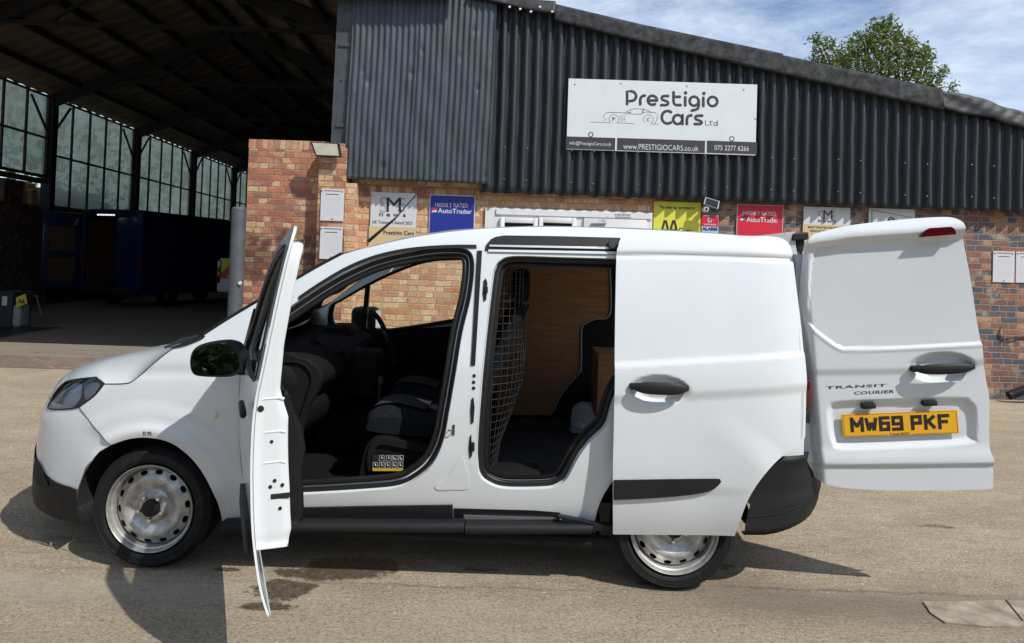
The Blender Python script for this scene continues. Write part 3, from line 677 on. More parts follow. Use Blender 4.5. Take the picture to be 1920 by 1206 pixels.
t, e = sign('dealer_sign', 'yellow dealer sign beside the white shopfront', (1223.5, 377, 1314.5, 480), YB, M['yellow'])
g = G(); text_px(g, 'This dealer has committed to', 1236, 385, 1302, 391, YB-.003, .015); 
for x0 in (1240, 1256):
    for a_, b_ in (((x0, 437), (x0+6.5, 413)), ((x0+14, 437), (x0+8.5, 413))): g.bar(onY(*a_, YB-.003), onY(*b_, YB-.003), .024, .0012, (1, 0, 0))
    g.bar(onY(x0+3, 431, YB-.0035), onY(x0+12, 431, YB-.0035), .018, .0012)
text_px(g, 'Cars', 1272, 427, 1296, 437, YB-.003, .02); g.build('lettering', M['black_ink'], t)
t, e = sign('alarm_sign', 'small red and white alarm sign under the camera', (1314.8, 404, 1347.5, 460), YB, mat('alarm_blue', (.35, .50, .58), .5))
board_band(t, (1315, 404.5, 1347, 424), YB, M['red'])
g = G(); text_px(g, 'ALARM', 1316.5, 425.5, 1345, 432, YB-.003, .05); text_px(g, '24', 1319, 435, 1328, 441, YB-.003, .05); g.build('lettering', M['blue'], t)
g = G(); p = onY(1331, 412.5, YB-.003)
for k in range(5): a = 2*PI*k/5+.3; g.lathe([(0, -.001), (.016, -.001)], (p.x+.018*math.cos(a), p.y, p.z+.018*math.sin(a)), 8)
text_px(g, 'verisure', 1319, 418.5, 1343, 422, YB-.004, .02); g.build('emblem', M['paper'], t)
t, e = sign('award_sign', 'white and gold award sign right of the red sign', (1505, 387, 1594.5, 480), YB, M['paper'])
board_band(t, (1504, 420, 1593.5, 478), YB, M['gold'])
g = G(); text_px(g, 'S', 1534, 395, 1545, 415, YB-.003); text_px(g, 'E', 1559, 396, 1567, 415, YB-.003); g.build('pale_lettering', M['grey_ink'], t)
g = G(); text_px(g, 'M', 1544, 394, 1561, 412, YB-.004, .0); text_px(g, 'n e w s', 1534, 413, 1567, 417, YB-.003, .01); text_px(g, 'MOST TRUSTED PRE-OWNED', 1515, 424, 1583, 428, YB-.004, .02); text_px(g, 'VEHICLE DEALERSHIP', 1518, 431, 1570, 435, YB-.004, .02); text_px(g, 'South', 1531, 437, 1550, 441, YB-.004, .02); g.build('lettering', M['black_ink'], t)
t, e = sign('gear_sign', 'white sign with black gear outline above the open rear door', (1627.5, 390, 1715.5, 470), YB, M['paper'])
g = G(); c = onY(1671, 414, YB-.003); n = 40
ring = [(c.x+(.052 if k % 4 < 2 else .044)*math.cos(2*PI*k/n), c.z+(.052 if k % 4 < 2 else .044)*math.sin(2*PI*k/n)) for k in range(n)]; inn = [(c.x+.036*math.cos(2*PI*k/n), c.z+.036*math.sin(2*PI*k/n)) for k in range(n)]
g.add([(x, YB-.003, z) for x, z in ring+inn], [(k, k+n, (k+1) % n+n, (k+1) % n) for k in range(n)]); text_px(g, 'GT', 1666, 411, 1676, 416, YB-.003, .03)
for a, b in (((1635, 394), (1710, 408)), ((1635, 394), (1635, 420))): g.bar(onY(*a, YB-.003), onY(*b, YB-.003), .005, .002)
g.build('gear_outline', M['black_ink'], t)

# floodlight on the pier, alarm camera, wall pipe, wires
fl = thing('floodlight', 'rectangular floodlight with pale glass on top of the brick pier', 'floodlight', onY(612, 282, YP-.1))
A, B, C_, D_ = [onY(x, y, YP-.12) for x, y in ((582, 266), (635, 269), (639, 294), (591, 292))]
def quadbox(g, P, dy0, dy1): P = [Vector(p) for p in P]; g.add([p+Vector((0, dy0, 0)) for p in P]+[p+Vector((0, dy1, 0)) for p in P], [(0, 1, 2, 3), (7, 6, 5, 4), (0, 4, 5, 1), (1, 5, 6, 2), (2, 6, 7, 3), (3, 7, 4, 0)])
g = G(); quadbox(g, [A, B, C_, D_], 0, .06); g.build('housing', M['plastic'], fl)
cc = (A+B+C_+D_)/4; g = G(); quadbox(g, [cc+(p-cc)*.88 for p in (A, B, C_, D_)], -.004, .0); g.build('glass', mat('flood_glass', (.42, .41, .33), .25, coat=.5, var=(14, .15)), fl)
g = G(); g.bar(cc+Vector((0, .05, 0)), cc+Vector((.02, .13, -.02)), .03, .03); g.build('bracket', M['plastic'], fl)
cm = thing('security_camera', 'small white security camera with its solar panel above the alarm sign', 'camera', onY(1325, 393, YW-.1))
P = [onY(x, y, YW-.2) for x, y in ((1323, 369.5), (1349.5, 377.5), (1346.5, 392), (1319.5, 382.5))]
g = G(); quadbox(g, P, 0, .02); g.build('solar_panel', M['paper'], cm)
cc = sum(P, Vector())/4; g = G(); quadbox(g, [cc+(p-cc)*.86 for p in P], -.003, 0); g.build('solar_cells', mat('solar_cells', (.03, .035, .05), .25), cm)
p = onY(1322, 393, YW-.12); g = G(); g.lathe([(0, -.07), (.03, -.068), (.038, -.04), (.036, .03), (.02, .08), (0, .09)], p, 18); g.build('camera_body', M['paper'], cm, smooth=True)
g = G(); g.lathe([(0, -.075), (.017, -.0735), (.017, -.067)], p, 14); g.build('camera_lens', M['black_ink'], cm)
g = G(); g.bar(p+Vector((.02, .02, 0)), cc+Vector((0, .05, 0)), .015, .015); g.bar(p+Vector((0, .02, 0)), p+Vector((0, .12, 0)), .03, .03); g.build('camera_arm', M['paper'], cm)
a, b, c = onY(1893, 745, 8.86), onY(1925, 733, 8.8), onY(1990, 727, 8.8)
g = G(); g.tube([a+Vector((-.01, 0, .02)), a+Vector((.05, 0, .045)), b+Vector((0, 0, .02)), c], .055, 16); tag(g.build('drain_pipe', M['plastic'], smooth=True), 'black plastic drain pipe lying at the foot of the right wall', 'pipe')
g = G()
for P in (((1873, 617), (1876, 632), (1884, 636), (1900, 632), (1925, 634)), ((1871, 634), (1882, 638), (1895, 640), (1925, 632)), ((1878, 612), (1872, 628), (1880, 641))): g.tube([onY(x, y, YW-.012) for x, y in P], .004, 6)
tag(g.build('loose_cable', M['seal'], smooth=True), 'loose black cables looped on the dark brick wall', 'cable')
# bollard
bo = thing('bollard', 'tall grey steel post standing at the end of the orange brick wall', 'post', (xc(445, 480, 8.72), 8.72, 0))
zt_ = zc(445, 388, 8.72); xx = xc(445, 480, 8.72)
g = G(); g.lathe([(0, zt_-.003), (.07, zt_-.003), (.086, zt_-.02), (.088, zt_-.04), (.088, 0)], (xx, 8.72, 0), 28, 'z'); g.build('post_tube', M['bollard'], bo, smooth=True)
p = onY(449.5, 531, 8.63); g = G(); g.lathe([(0, -.003), (.02, -.002), (.024, .01)], p, 10); g.build('paint_spot', M['paper'], bo)

# ---------------------------------------------------------------- open shed (left)
XV = lambda y: -.045*y
XE = lambda y: -12.3+XV(y)            # left wall follows the view's vanishing point
sh = thing('open_shed', 'deep open fronted steel shed with glazed left side', 'shed', (-7, 9, 0))
HE, HR, XR, XRt = 5.75, 7.9, -7.7, -1.55
ridge = lambda y: XR+.55+XV(y)
right = lambda y: XRt+.4+XV(y)
YS0, YS1 = 8.72, 46
def slope_sheet(xf0, xf1, z0, z1, name):
    n = 300; R = []
    for j in range(n+1):
        y = YS0+(YS1-YS0)*j/n; w = .02*math.sin(j*PI*.5+.7)
        R.append([(xf0(y), y, z0+w), (xf1(y), y, z1+w)])
    g = G(); g.grid(R); return g.build(name, M['asbestos'], sh)
slope_sheet(XE, ridge, HE+.12, HR+.12, 'roof_sheeting'); slope_sheet(ridge, right, HR+.12, HE+.12, 'roof_sheeting')
g = G(); g.box(-30, right(9)+.8, YS0-.06, YS0, 4.80, 8.6); g.build('gable_cladding', M['corr'], sh)
g = G(); g.box(XE(46)-2, 0, YS1, YS1+.2, 0, 8.5); g.build('back_wall', M['shed_steel'], sh)
g = G(); g.add([(right(YW+.4)+.45, YW+.4, 0), (right(46)+.45, 46, 0), (right(46)+.45, 46, 6.9), (right(YW)+.45, YW+.4, 6.9)], [(0, 1, 2, 3)]); o = g.build('side_wall', M['shed_steel'], sh)
g = G(); g.box(xa, -1.9, YW+.35, YW+.4, 0, 3.0); g.box(right(9), -1.9, YW+.4, YW+.45, 3.0, 8.0); g.build('partition_wall', M['dark'], sh)
posts = []
for pxp in (1091+0, 826, 662, 549, 466, 403, 352):
    Yp = F*12.3/pxp; posts.append(Yp)
bay = posts[2]-posts[1]; posts = [posts[1]+bay*(k-2) for k in range(8)]
posts = [y for y in posts if y > YS0+.3]
for y in posts:
    x = XE(y); g = G(); g.box(x+.02, x+.30, y-.11, y+.11, 0, HE); g.build('post', M['shed_steel'], sh)
    g = G(); g.bar((x+.1, y, HE-.1), (ridge(y), y, HR-.1), .32, .16); g.bar((ridge(y), y, HR-.1), (right(y), y, HE-.1), .32, .16); g.build('rafter', M['shed_steel'], sh)
    g = G(); g.bar((x+1.9, y, HE+.55), (right(y)-1.6, y, HE+.55), .09, .07); g.bar((x+3.0, y, HE+.55), (ridge(y), y, HR-.2), .06, .06); g.bar((ridge(y), y, HR-.2), (right(y)-2.6, y, HE+.55), .06, .06); g.build('tie_beam', M['shed_steel'], sh)
    for s_ in (-1, 1):
        g = G(); g.bar((x+.16, y+s_*.1, HE-1.0), (x+.16, y+s_*.85, HE-.08), .05, .05); g.build('knee_brace', M['shed_steel'], sh)
for k in range(1, 6):
    f = k/5.3; g = G(); a = lambda y: XE(y)+(ridge(y)-XE(y))*f; z = HE+(HR-HE)*f-.02
    g.bar((a(YS0+.1), YS0+.1, z), (a(YS1), YS1, z), .16, .09); g.build('purlin', M['shed_steel'], sh)
    g = G(); a = lambda y: right(y)+(ridge(y)-right(y))*f; g.bar((a(YS0+.1), YS0+.1, z), (a(YS1), YS1, z), .16, .09); g.build('purlin', M['shed_steel'], sh)
# glazing of ribbed translucent sheets
def glaze_mat():
    m = bpy.data.materials.new('ribbed_translucent_sheet'); m.use_nodes = True; t = m.node_tree; t.nodes.clear()
    o = N(t, 'ShaderNodeOutputMaterial'); tr = N(t, 'ShaderNodeBsdfTranslucent'); gl = N(t, 'ShaderNodeBsdfGlossy', inp={'Roughness': .3}); tp = N(t, 'ShaderNodeBsdfTransparent')
    g_ = N(t, 'ShaderNodeNewGeometry'); mp = N(t, 'ShaderNodeMapping', inp={'Scale': (1, .7, .6)}); L(t, g_.outputs['Position'], mp.inputs[0])
    n = N(t, 'ShaderNodeTexNoise', inp={'Scale': .8, 'Detail': 5, 'Roughness': .6}); L(t, mp.outputs[0], n.inputs['Vector'])
    cr = N(t, 'ShaderNodeValToRGB'); e = cr.color_ramp.elements; e[0].position = .35; e[0].color = (.28, .35, .25, 1); e[1].position = .72; e[1].color = (.50, .56, .50, 1); L(t, n.outputs['Fac'], cr.inputs[0]); L(t, cr.outputs[0], tr.inputs[0])
    m1 = N(t, 'ShaderNodeMixShader', inp={0: .07}); L(t, tr.outputs[0], m1.inputs[1]); L(t, tp.outputs[0], m1.inputs[2]); tp.inputs[0].default_value = (.8, .9, .82, 1)
    m2 = N(t, 'ShaderNodeMixShader', inp={0: .06}); L(t, m1.outputs[0], m2.inputs[1]); L(t, gl.outputs[0], m2.inputs[2]); L(t, m2.outputs[0], o.inputs[0]); return m
M['glaze'] = glaze_mat(); M['frame_wood'] = mat('weathered_timber', (.10, .085, .065), .9, var=(5, .4))
ys = [YS0+.1]+posts+[YS1]
for i in range(len(ys)-1):
    ya, yb = ys[i]+.13, ys[i+1]-.13
    if yb-ya < .4: continue
    z0 = 3.55 if ys[i] < posts[1]+2 else 2.75
    z1 = HE+.06; nb = max(2, int(round((yb-ya)/.85))); R = []
    n = int((yb-ya)/.06)
    for j in range(n+1):
        y = ya+(yb-ya)*j/n; w = .012*math.cos(j*PI); R.append([(XE(y)+.1+w, y, z0), (XE(y)+.1+w, y, z1)])
    g = G(); g.grid(R); wv_ = g.build('glazing', M['glaze'], sh)
    g = G(); zm = z0+(z1-z0)*.47
    for k in range(nb+1): y = ya+(yb-ya)*k/nb; g.box(XE(y)+.13, XE(y)+.18, y-.028, y+.028, z0, z1)
    for z in (z0, zm, z1-.04): g.bar((XE(ya)+.15, ya, z), (XE(yb)+.15, yb, z), .055, .05)
    g.build('glazing_bars', M['frame_wood'], wv_)
# lower wall with a row of small openings under the first glazed bays
zsill = 2.72
def wall_seg(y0, y1, z0, z1): 
    g = G(); g.add([(XE(y0)+.05, y0, z0), (XE(y1)+.05, y1, z0), (XE(y1)+.05, y1, z1), (XE(y0)+.05, y0, z1), (XE(y0)-.25, y0, z0), (XE(y1)-.25, y1, z0), (XE(y1)-.25, y1, z1), (XE(y0)-.25, y0, z1)], [(0, 1, 2, 3), (7, 6, 5, 4), (0, 4, 5, 1), (1, 5, 6, 2), (2, 6, 7, 3), (3, 7, 4, 0)])
    return g
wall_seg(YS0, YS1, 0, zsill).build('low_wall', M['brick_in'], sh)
yl = posts[2]-.3; y = YS0+.2; g = G()
while y < yl:
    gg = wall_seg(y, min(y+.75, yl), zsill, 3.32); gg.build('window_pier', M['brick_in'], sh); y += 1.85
g = G(); g.bar((XE(YS0)+.25, YS0, 3.38), (XE(yl)+.25, yl, 3.38), .10, .35); g.bar((XE(YS0)+.3, YS0, 3.5), (XE(yl)+.3, yl, 3.5), .05, .1); g.build('sill_board', M['frame_wood'], sh)
# timber stacks outside, seen through the small openings
g = G(); random.seed(3)
for k in range(40): y = 12+k*.32; x = XE(y)-1.2-random.random()*.5; g.bbox(x, x+.8, y, y+.28, 2.2+random.random()*.1, 3.2+random.random()*.25, .02)
g.box(-16.2, -13.6, 11.5, 26, 0, 2.2)
o = g.build('timber_stack', mat('fresh_timber', (.42, .26, .12), .8, var=(3, .4))); tag(o, 'stacked timber outside the shed seen through small wall openings', 'timber stack')
# the shed's long outside hedge of trees, a green mass beyond the glazing
g = G(); random.seed(9)
for k in range(5200):
    y = random.uniform(6, 60); x = XE(y)-random.uniform(6, 9); z = random.uniform(0, 8.2)+math.sin(y*.7)*.6; s_ = random.uniform(.08, .22); a = Vector((random.gauss(0, 1), random.gauss(0, 1), random.gauss(0, 1))).normalized(); b = a.orthogonal().normalized(); c = a.cross(b)
    p = Vector((x, y, z)); g.add([p+b*s_, p+c*s_, p-b*s_, p-c*s_], [(0, 1, 2, 3)])
o = g.build('hedge', mat('hedge_leaves', (.05, .095, .025), .8, var=(1, .5)), recalc=False); tag(o, 'green hedge growing outside behind the shed glazing', 'hedge', kind='stuff')
# ================================================================ the white van
van = thing('delivery_van', 'white panel van with its front, sliding and rear doors standing open', 'van', M=VM)
WID = 1.72                                              # far side plane = WID - y
hk = np.array([.15, .22, .28, .36, .46, .58, .8, .98, 1.04, 1.10, 1.25, 1.42, 1.56, 1.64, 1.70, 1.76])
wk = np.array([.085, .068, .045, .018, .003, -.012, -.018, -.012, -.004, .010, .036, .068, .100, .125, .165, .26])
hh_ = np.linspace(.15, 1.76, 400); ww_ = np.interp(hh_, hk, wk)
for _ in range(3): ww_ = np.convolve(np.pad(ww_, 12, 'edge'), np.ones(25)/25, 'valid')
def base(h): return np.interp(h, hh_, ww_)
sil = [(980, 112), (965, 88), (950, 67), (930, 62.5), (905, 62.5), (880, 64.5), (860, 68), (844, 67), (830, 68.5), (817, 71), (795, 74), (774, 76.5), (766, 80), (750, 90), (735, 102), (722, 116), (708, 139), (698, 158)]
NE = 2.9
def corner_w(u, h, uf):
    t = np.clip(-np.asarray(u, float)/uf, 0, 1); b = base(h); return b+(.86-b)*(1-(1-t**NE)**(1/NE))
def sil_px(uf, h):
    th = np.linspace(.05, PI/2, 60); t = np.sin(th)**(2/NE); b = float(base(h)); best = (9e9, 0)
    Ri = CR.to_3x3().inverted()
    for tt, th_ in zip(t, th):
        w = b+(.86-b)*(1-max(0, (1-tt**NE))**(1/NE)); q = Ri @ ((VM @ Vector((-uf*tt, w, h)))-EYE); x = PPX+F*q.x/-q.z; y = PPY-F*q.y/-q.z
        if x < best[0]: best = (x, y)
    return best
UFH, UFV = [], []
for (py, px) in sil:
    h = 1.5-(py-470)/380
    for _ in range(3):
        lo, hi = .35, 1.1
        for _ in range(22):
            md_ = (lo+hi)/2
            if sil_px(md_, h)[0] > px: lo = md_
            else: hi = md_
        h += (sil_px(lo, h)[1]-py)/380
    UFH.append(h); UFV.append(lo)
UFH, UFV = np.array(UFH), np.array(UFV); o_ = np.argsort(UFH); UFH, UFV = UFH[o_], UFV[o_]
def uf(h): return np.interp(h, UFH, UFV)
print('uf', [(round(float(a), 2), round(float(b), 2)) for a, b in zip(UFH, UFV)])
def W(u, h):
    u = np.asarray(u, float); h = np.asarray(h, float)
    r = corner_w(u, h, uf(h)); r = r+.07*np.clip((u-2.80)/.35, 0, 1)**2
    # flared wheel arches and a soft shoulder line on the wing
    d = np.hypot(u, h-.286); r = r-.014*np.exp(-((d-.375)/.035)**2)*(h > .2)*(h < .95)
    r = r-.009*sstep(.53, .45, d)*sstep(.30, .42, h)*sstep(.55, .35, u)
    d2 = np.hypot(u-2.489, h-.286); r = r-.014*np.exp(-((d2-.385)/.035)**2)*(h > .2)
    r = r+.006*np.exp(-((h-(.935+.05*u))/.03)**2)*sstep(-.2, -.05, u)*sstep(.5, .3, u)
    return r
def S(px, py): return bp(VM, px, py, W)                # pixel -> (u, h) on the near body side
def far(w, inset=0.0): return lambda x, z: WID+.0-W(x, z)-inset
def LP(pts, n=5, closed=True): return cr_loop([S(*p) for p in pts], closed, n)
ap_front_px = [(449, 780), (449, 720), (455, 668), (470, 640), (500, 607), (548, 572), (612, 530), (665, 502), (718, 482), (798, 466), (845, 463), (872, 466), (886, 478), (889.5, 506), (883, 559), (867, 626), (855, 700), (843, 769), (832, 826), (813, 868), (786, 895), (748, 914), (687, 921), (565, 928), (510, 928), (472, 920), (455, 895), (450, 840)]
ap_side_px = [(901, 722), (911.7, 614), (922.5, 523), (927, 503), (938, 488), (963.5, 480), (1050, 482), (1160, 485), (1210, 486), (1222, 496), (1222, 600), (1200, 680), (1165, 725), (1149, 760), (1136, 799.5), (1106, 829.6), (1084, 860), (1062.7, 898.6), (1045, 912), (1020, 917), (946, 917), (911.7, 905), (898, 890), (894, 870), (893, 829)]
apF = LP(ap_front_px); apS = LP(ap_side_px)
def D(*pts):
    out = []
    for p in pts: out.append(S(*p))
    return out
c2 = (2.489, .286)
arcR = [(c2[0]+(.372+.02*max(0, math.cos(a)))*math.cos(a), c2[1]+(.372+.02*max(0, math.cos(a)))*math.sin(a)) for a in np.linspace(math.radians(192), math.radians(6), 26)]
fa = LP([(417, 977), (407, 940), (386, 897), (359, 860), (321, 831), (278.5, 821), (241, 823.5), (208, 834.5)], 4, False)
front_edge = LP([(208, 834.5), (174, 798), (149, 764)], 4, False)
hl_edge = LP([(149, 764), (177, 742), (197, 720)], 4, False)
hood_edge_px = [(197, 720), (236, 719), (254, 711), (290, 680), (318, 658), (345, 642), (383, 629)]
hood_edge = LP(hood_edge_px, 4, False)
ws_edge_px = [(383, 629), (430, 599), (487, 565), (548, 530), (600, 500), (643, 477)]
ws_edge = LP(ws_edge_px, 4, False)
roof_h = [(.92, 1.535), (1.05, 1.585), (1.22, 1.628), (1.40, 1.660), (1.60, 1.684), (1.9, 1.70), (2.3, 1.70), (2.7, 1.69), (2.92, 1.672), (3.02, 1.65)]
roof_edge = cr_loop([ws_edge[-1]]+roof_h[1:], False, 4)
rear_edge = cr_loop([(3.02, 1.65), (3.05, 1.5), (3.085, 1.1), (3.09, .8), (3.09, .5)], False, 4)
outer = fa[:-1]+front_edge[:-1]+hl_edge[:-1]+hood_edge[:-1]+ws_edge[:-1]+roof_edge[:-1]+rear_edge[:-1]+[(3.09, .62), (2.98, .50), (2.91, .38)]+arcR[::-1]+[S(1112, 977)]+[S(760, 979)]+[S(500, 979)]
body = sheet('body_side', outer, [apF, apS], W, .014, 0, M['white'], van, edge=.018)
# inner side: the same outline set inwards, so the shell has depth; plus jambs round the openings
def ribbon(name, loop, wf, depth, shrink, mat_, parent, steps=4, ML=None, closed=True, d=.022):
    L0 = resample(loop, d, closed); R = []
    for j in range(steps+1):
        t = j/steps; a = offset(L0, shrink*(1-math.cos(t*PI/2))) if shrink else L0; a = a if j else L0
        y = wf(L0[:, 0], L0[:, 1])+depth*math.sin(t*PI/2) if j else wf(L0[:, 0], L0[:, 1])
        R.append([(p[0], q, p[1]) for p, q in zip(a, y)])
    g = G(); g.grid(R, closed); return g.build(name, mat_, parent, smooth='all', local=True, ML=ML, recalc=False)
ribbon('door_jamb', apF, W, .045, .030, M['white'], van, d=.018); ribbon('door_jamb', apS, W, .05, .030, M['white'], van, d=.018)
# second skin of the jamb: white flange ring inside the openings
fF = lambda d: (lambda x, z: W(x, z)+d)
for L_, nm in ((apF, 'front'), (apS, 'side')):
    sheet('inner_frame', offset(L_, .006), [offset(L_, .050)], fF(.055), .03, .012, M['seal'] if nm == 'side' else M['seal2'], van, edge=.02)
def ring_tube(name, loop, wf, r, mat_, parent, ML=None, dy=0.0, n=8, closed=True):
    L0 = resample(loop, .025, closed); y = wf(L0[:, 0], L0[:, 1])+dy; g = G(); g.tube([(p[0], q, p[1]) for p, q in zip(L0, y)], r, n, closed); return g.build(name, mat_, parent, smooth='all', local=True, ML=ML)
ring_tube('door_seal', offset(apF, .012), W, .013, M['seal'], van, dy=.035)
ring_tube('door_seal', offset(apF, .050), W, .013, M['seal'], van, dy=.045)
ring_tube('door_seal', offset(apS, .020), W, .014, M['seal'], van, dy=.035)
# dark gutter over the front door and pillar rubber
top_px = [(600, 527), (650, 499), (700, 479), (750, 467), (800, 461), (850, 458), (895, 458)]
def band(name, top, th_px, wf, dy, t, m, parent, n=8):
    a = [S(*p) for p in top]; b = [S(p[0]+th_px[0], p[1]+th_px[1]) for p in top][::-1]
    return sheet(name, cr_loop(a, False, n)+cr_loop(b, False, n), [], lambda x, z: wf(x, z)+dy, .03, t, m, parent, edge=.015)
band('drip_rubber', [(560, 556), (600, 529), (650, 500), (700, 479.5), (750, 467.5), (800, 461.5), (850, 459), (893, 459)], (1, 6.5), W, -.006, .02, M['seal'], van)
sheet('pillar_rubber', D((895, 470), (904, 470), (901, 520), (891, 685), (883, 685), (888, 600), (892, 520)), [], fF(-.006), .02, .02, M['seal'], van)
# recess with the upper sliding rail
track = D((909, 470), (911, 460), (920, 449), (930, 444), (946, 441.5), (1050, 443), (1163, 446), (1163, 477), (1050, 475), (925, 472))
sheet('rail_recess', track, [], fF(-.004), .02, .004, M['seal'], van, edge=.015)
sheet('upper_rail', D((918, 459), (1160, 463.5), (1160, 467.5), (918, 462.5)), [], fF(-.012), .02, .006, M['alloy'], van)
sheet('upper_rail', D((916, 468), (1160, 472), (1160, 477), (916, 472)), [], fF(-.010), .02, .005, M['white'], van)
def box_px(name, pts, dy, t, m, parent=van, wf=W, edge=.01):
    return sheet(name, [S(*p) for p in pts], [], lambda x, z: wf(x, z)+dy, .03, t, m, parent, edge=edge)
box_px('roller_arm', [(1140, 454), (1163, 453), (1163, 466), (1146, 466), (1140, 461)], -.035, .03, M['plastic'])
# latches, bolts and slots on the pillar between the doors
for pts in (((907, 526), (911, 522), (914, 530), (912, 562), (907, 566), (905, 550)), ((884, 748), (888, 745), (890, 765), (888, 792), (883, 795), (882, 770)), ((881, 818), (884, 815), (885, 855), (881, 860), (879, 840))):
    box_px('latch_plate', pts, -.004, .006, M['plastic'], edge=.006)
box_px('striker', [(884, 829), (890, 829), (890, 845), (884, 845)], -.012, .01, M['plastic']); box_px('striker', [(910, 538), (915, 538), (915, 549), (910, 549)], -.012, .01, M['plastic'])
for p in ((889, 705), (888, 717), (888, 728)):
    u, h = S(*p); g = G(); g.lathe([(0, -.003), (.007, -.003), (.009, 0)], (u, float(W(u, h)), h), 10); g.build('bolt', M['plastic'], van, local=True)
u, h = S(848, 806); g = G(); y = float(W(u, h)); g.tube([(u-.015, y-.0, h), (u-.015, y-.02, h), (u+.006, y-.02, h), (u+.006, y, h)], .003, 6); g.bbox(u-.0, u+.012, y-.004, y+.002, h-.025, h+.025, .002); g.build('striker', M['seal2'], van, local=True)
# raised pressing on the pillar foot
sheet('pillar_pressing', cr_loop(D((858, 866), (863, 860), (870, 862), (880, 905), (875, 917), (850, 918), (820, 918), (818, 908), (836, 898)), True, 5), [], fF(-.003), .02, .004, M['white'], van, edge=.01)
# sill trims
box_px('sill_panel', [(560, 951), (700, 948), (849, 946), (849, 976), (560, 978)], -.016, .03, M['plastic'], edge=.02)
sheet('lower_rail_slot', D((851, 953), (1000, 957), (1050, 961), (1050, 973), (851, 974)), [], fF(-.003), .02, .004, M['seal'], van)
sheet('lower_rail', D((870, 965), (1045, 970), (1045, 973), (870, 973)), [], fF(-.010), .02, .006, M['alloy'], van)
def sill_tube(x0, x1, y0, y1, nm='side_skirt'):
    u0, h0 = bp(VM, x0, (y0+y1)/2, -.0); u1, h1 = bp(VM, x1, (y0+y1)/2+.0, -.0)
    g = G(); R = []
    for u, h in ((u0, h0), (u1, h1)): R.append([(u, .01+.045*math.cos(a)*(1 if math.cos(a) < 0 else 2), h+.026*math.copysign(abs(math.sin(a))**.6, math.sin(a))) for a in np.linspace(0, 2*PI, 20, endpoint=False)])
    g.grid(R, True); g.f += [tuple(range(20)), tuple(range(20, 40))]; return g.build(nm, M['plastic'], van, smooth=True, local=True)
sill_tube(418, 871, 976, 998); sill_tube(873, 1110, 980, 1000)
box_px('roller_arm', [(1046, 962), (1060, 964), (1100, 973), (1150, 980), (1150, 993), (1120, 988), (1060, 973)], -.05, .04, M['plastic'])
g = G(); g.tube([(.40, .06, .20), (2.2, .06, .20)], .03, 8); g.box(.35, 2.15, .09, 1.60, .20, .30); g.build('underbody', M['dark'], van, local=True)
# side marker light
u, h = S(403, 777.5); y = float(W(u, h)); g = G(); g.lathe([(0, -.011), (.010, -.010), (.014, -.006), (.015, 0)], (u, y, h), 20); g.lathe([(.014, -.004), (.019, -.003), (.020, .001)], (u, y, h), 20); g.build('side_marker', M['amber'], van, smooth=True, local=True)
g = G(); a, b = S(268, 816), S(284, 809.5)
v_, f_ = text_verts('32 PSI', .015); g.add([(a[0]+(b[0]-a[0])*p[0], float(W(a[0]+(b[0]-a[0])*p[0], a[1]+(b[1]-a[1])*p[1]))-.0012, a[1]+(b[1]-a[1])*p[1]) for p in v_], f_); g.build('tyre_pressure_marking', M['black_ink'], van, local=True)
# wheel arch liners
for cu in (0, 2.489):
    g = G(); R = []
    for y in (.03, .40): R.append([(cu+.365*math.cos(a), y, .286+.365*math.sin(a)) for a in np.linspace(PI+.05, .0, 30)])
    R.append([(cu+.05*math.cos(a), .41, .286+.05*math.sin(a)) for a in np.linspace(PI+.05, .0, 30)])
    g.grid(R); g.build('arch_liner', M['dark'], van, smooth=True, local=True)
    g = G(); R = [[(cu+.365*math.cos(a), WID-y, .286+.365*math.sin(a)) for a in np.linspace(PI+.35, -.25, 30)] for y in (.03, .40)]; g.grid(R); g.build('arch_liner', M['dark'], van, smooth=True, local=True)
# front bumper and nose (wraps round the corner)
def nose_row(ua, ha, h1, n=26, off=0.0):
    """from the wing edge (ua, ha) round the corner to the middle at height h1"""
    ufa = float(uf((ha+h1)/2)); t0 = min(.98, max(0, -ua/ufa)); th0 = math.asin(t0**(NE/2)); row = []
    for k in range(n+1):
        th = th0+(PI/2-th0)*(k/n)**.9; f = (th-th0)/(PI/2-th0); h = ha+(h1-ha)*sstep(0, .75, f); h = float(h); U = float(uf(h)); b = float(base(h))
        u = -U*math.sin(th)**(2/NE); w = b+(.86-b)*(1-max(0, math.cos(th))**(2/NE))
        if k == 0: w = float(W(u, h))
        row.append((u-off*math.sin(th), w-off*math.cos(th), h))
    return row
def nose(name, edge, tops, m, off=0.0):
    R = [nose_row(a[0], a[1], h1, off=off) for a, h1 in zip(edge, tops)]
    R = [r+[(q[0], WID-q[1], q[2]) for q in r[::-1][1:]] for r in R]
    g = G(); g.grid(R); return g.build(name, m, van, smooth='all', local=True, recalc=True)
eb = [S(150, 981), S(149, 965), S(148, 945), S(148, 918)]
eb[0] = (eb[1][0]-.0, eb[0][1]); nose('lower_bumper', eb, [.215, .27, .36, .505], M['plastic'], .006)
ew = [S(148, 918), S(161, 876), S(187, 846.6), S(208, 834.5), S(191, 817), S(174, 798), S(160, 780), S(149, 764)]
nose('front_bumper', ew, [.505, .56, .60, .62, .65, .69, .72, .745], M['white'])
lp = [S(147, 765), S(118, 767.5), S(92, 766)]
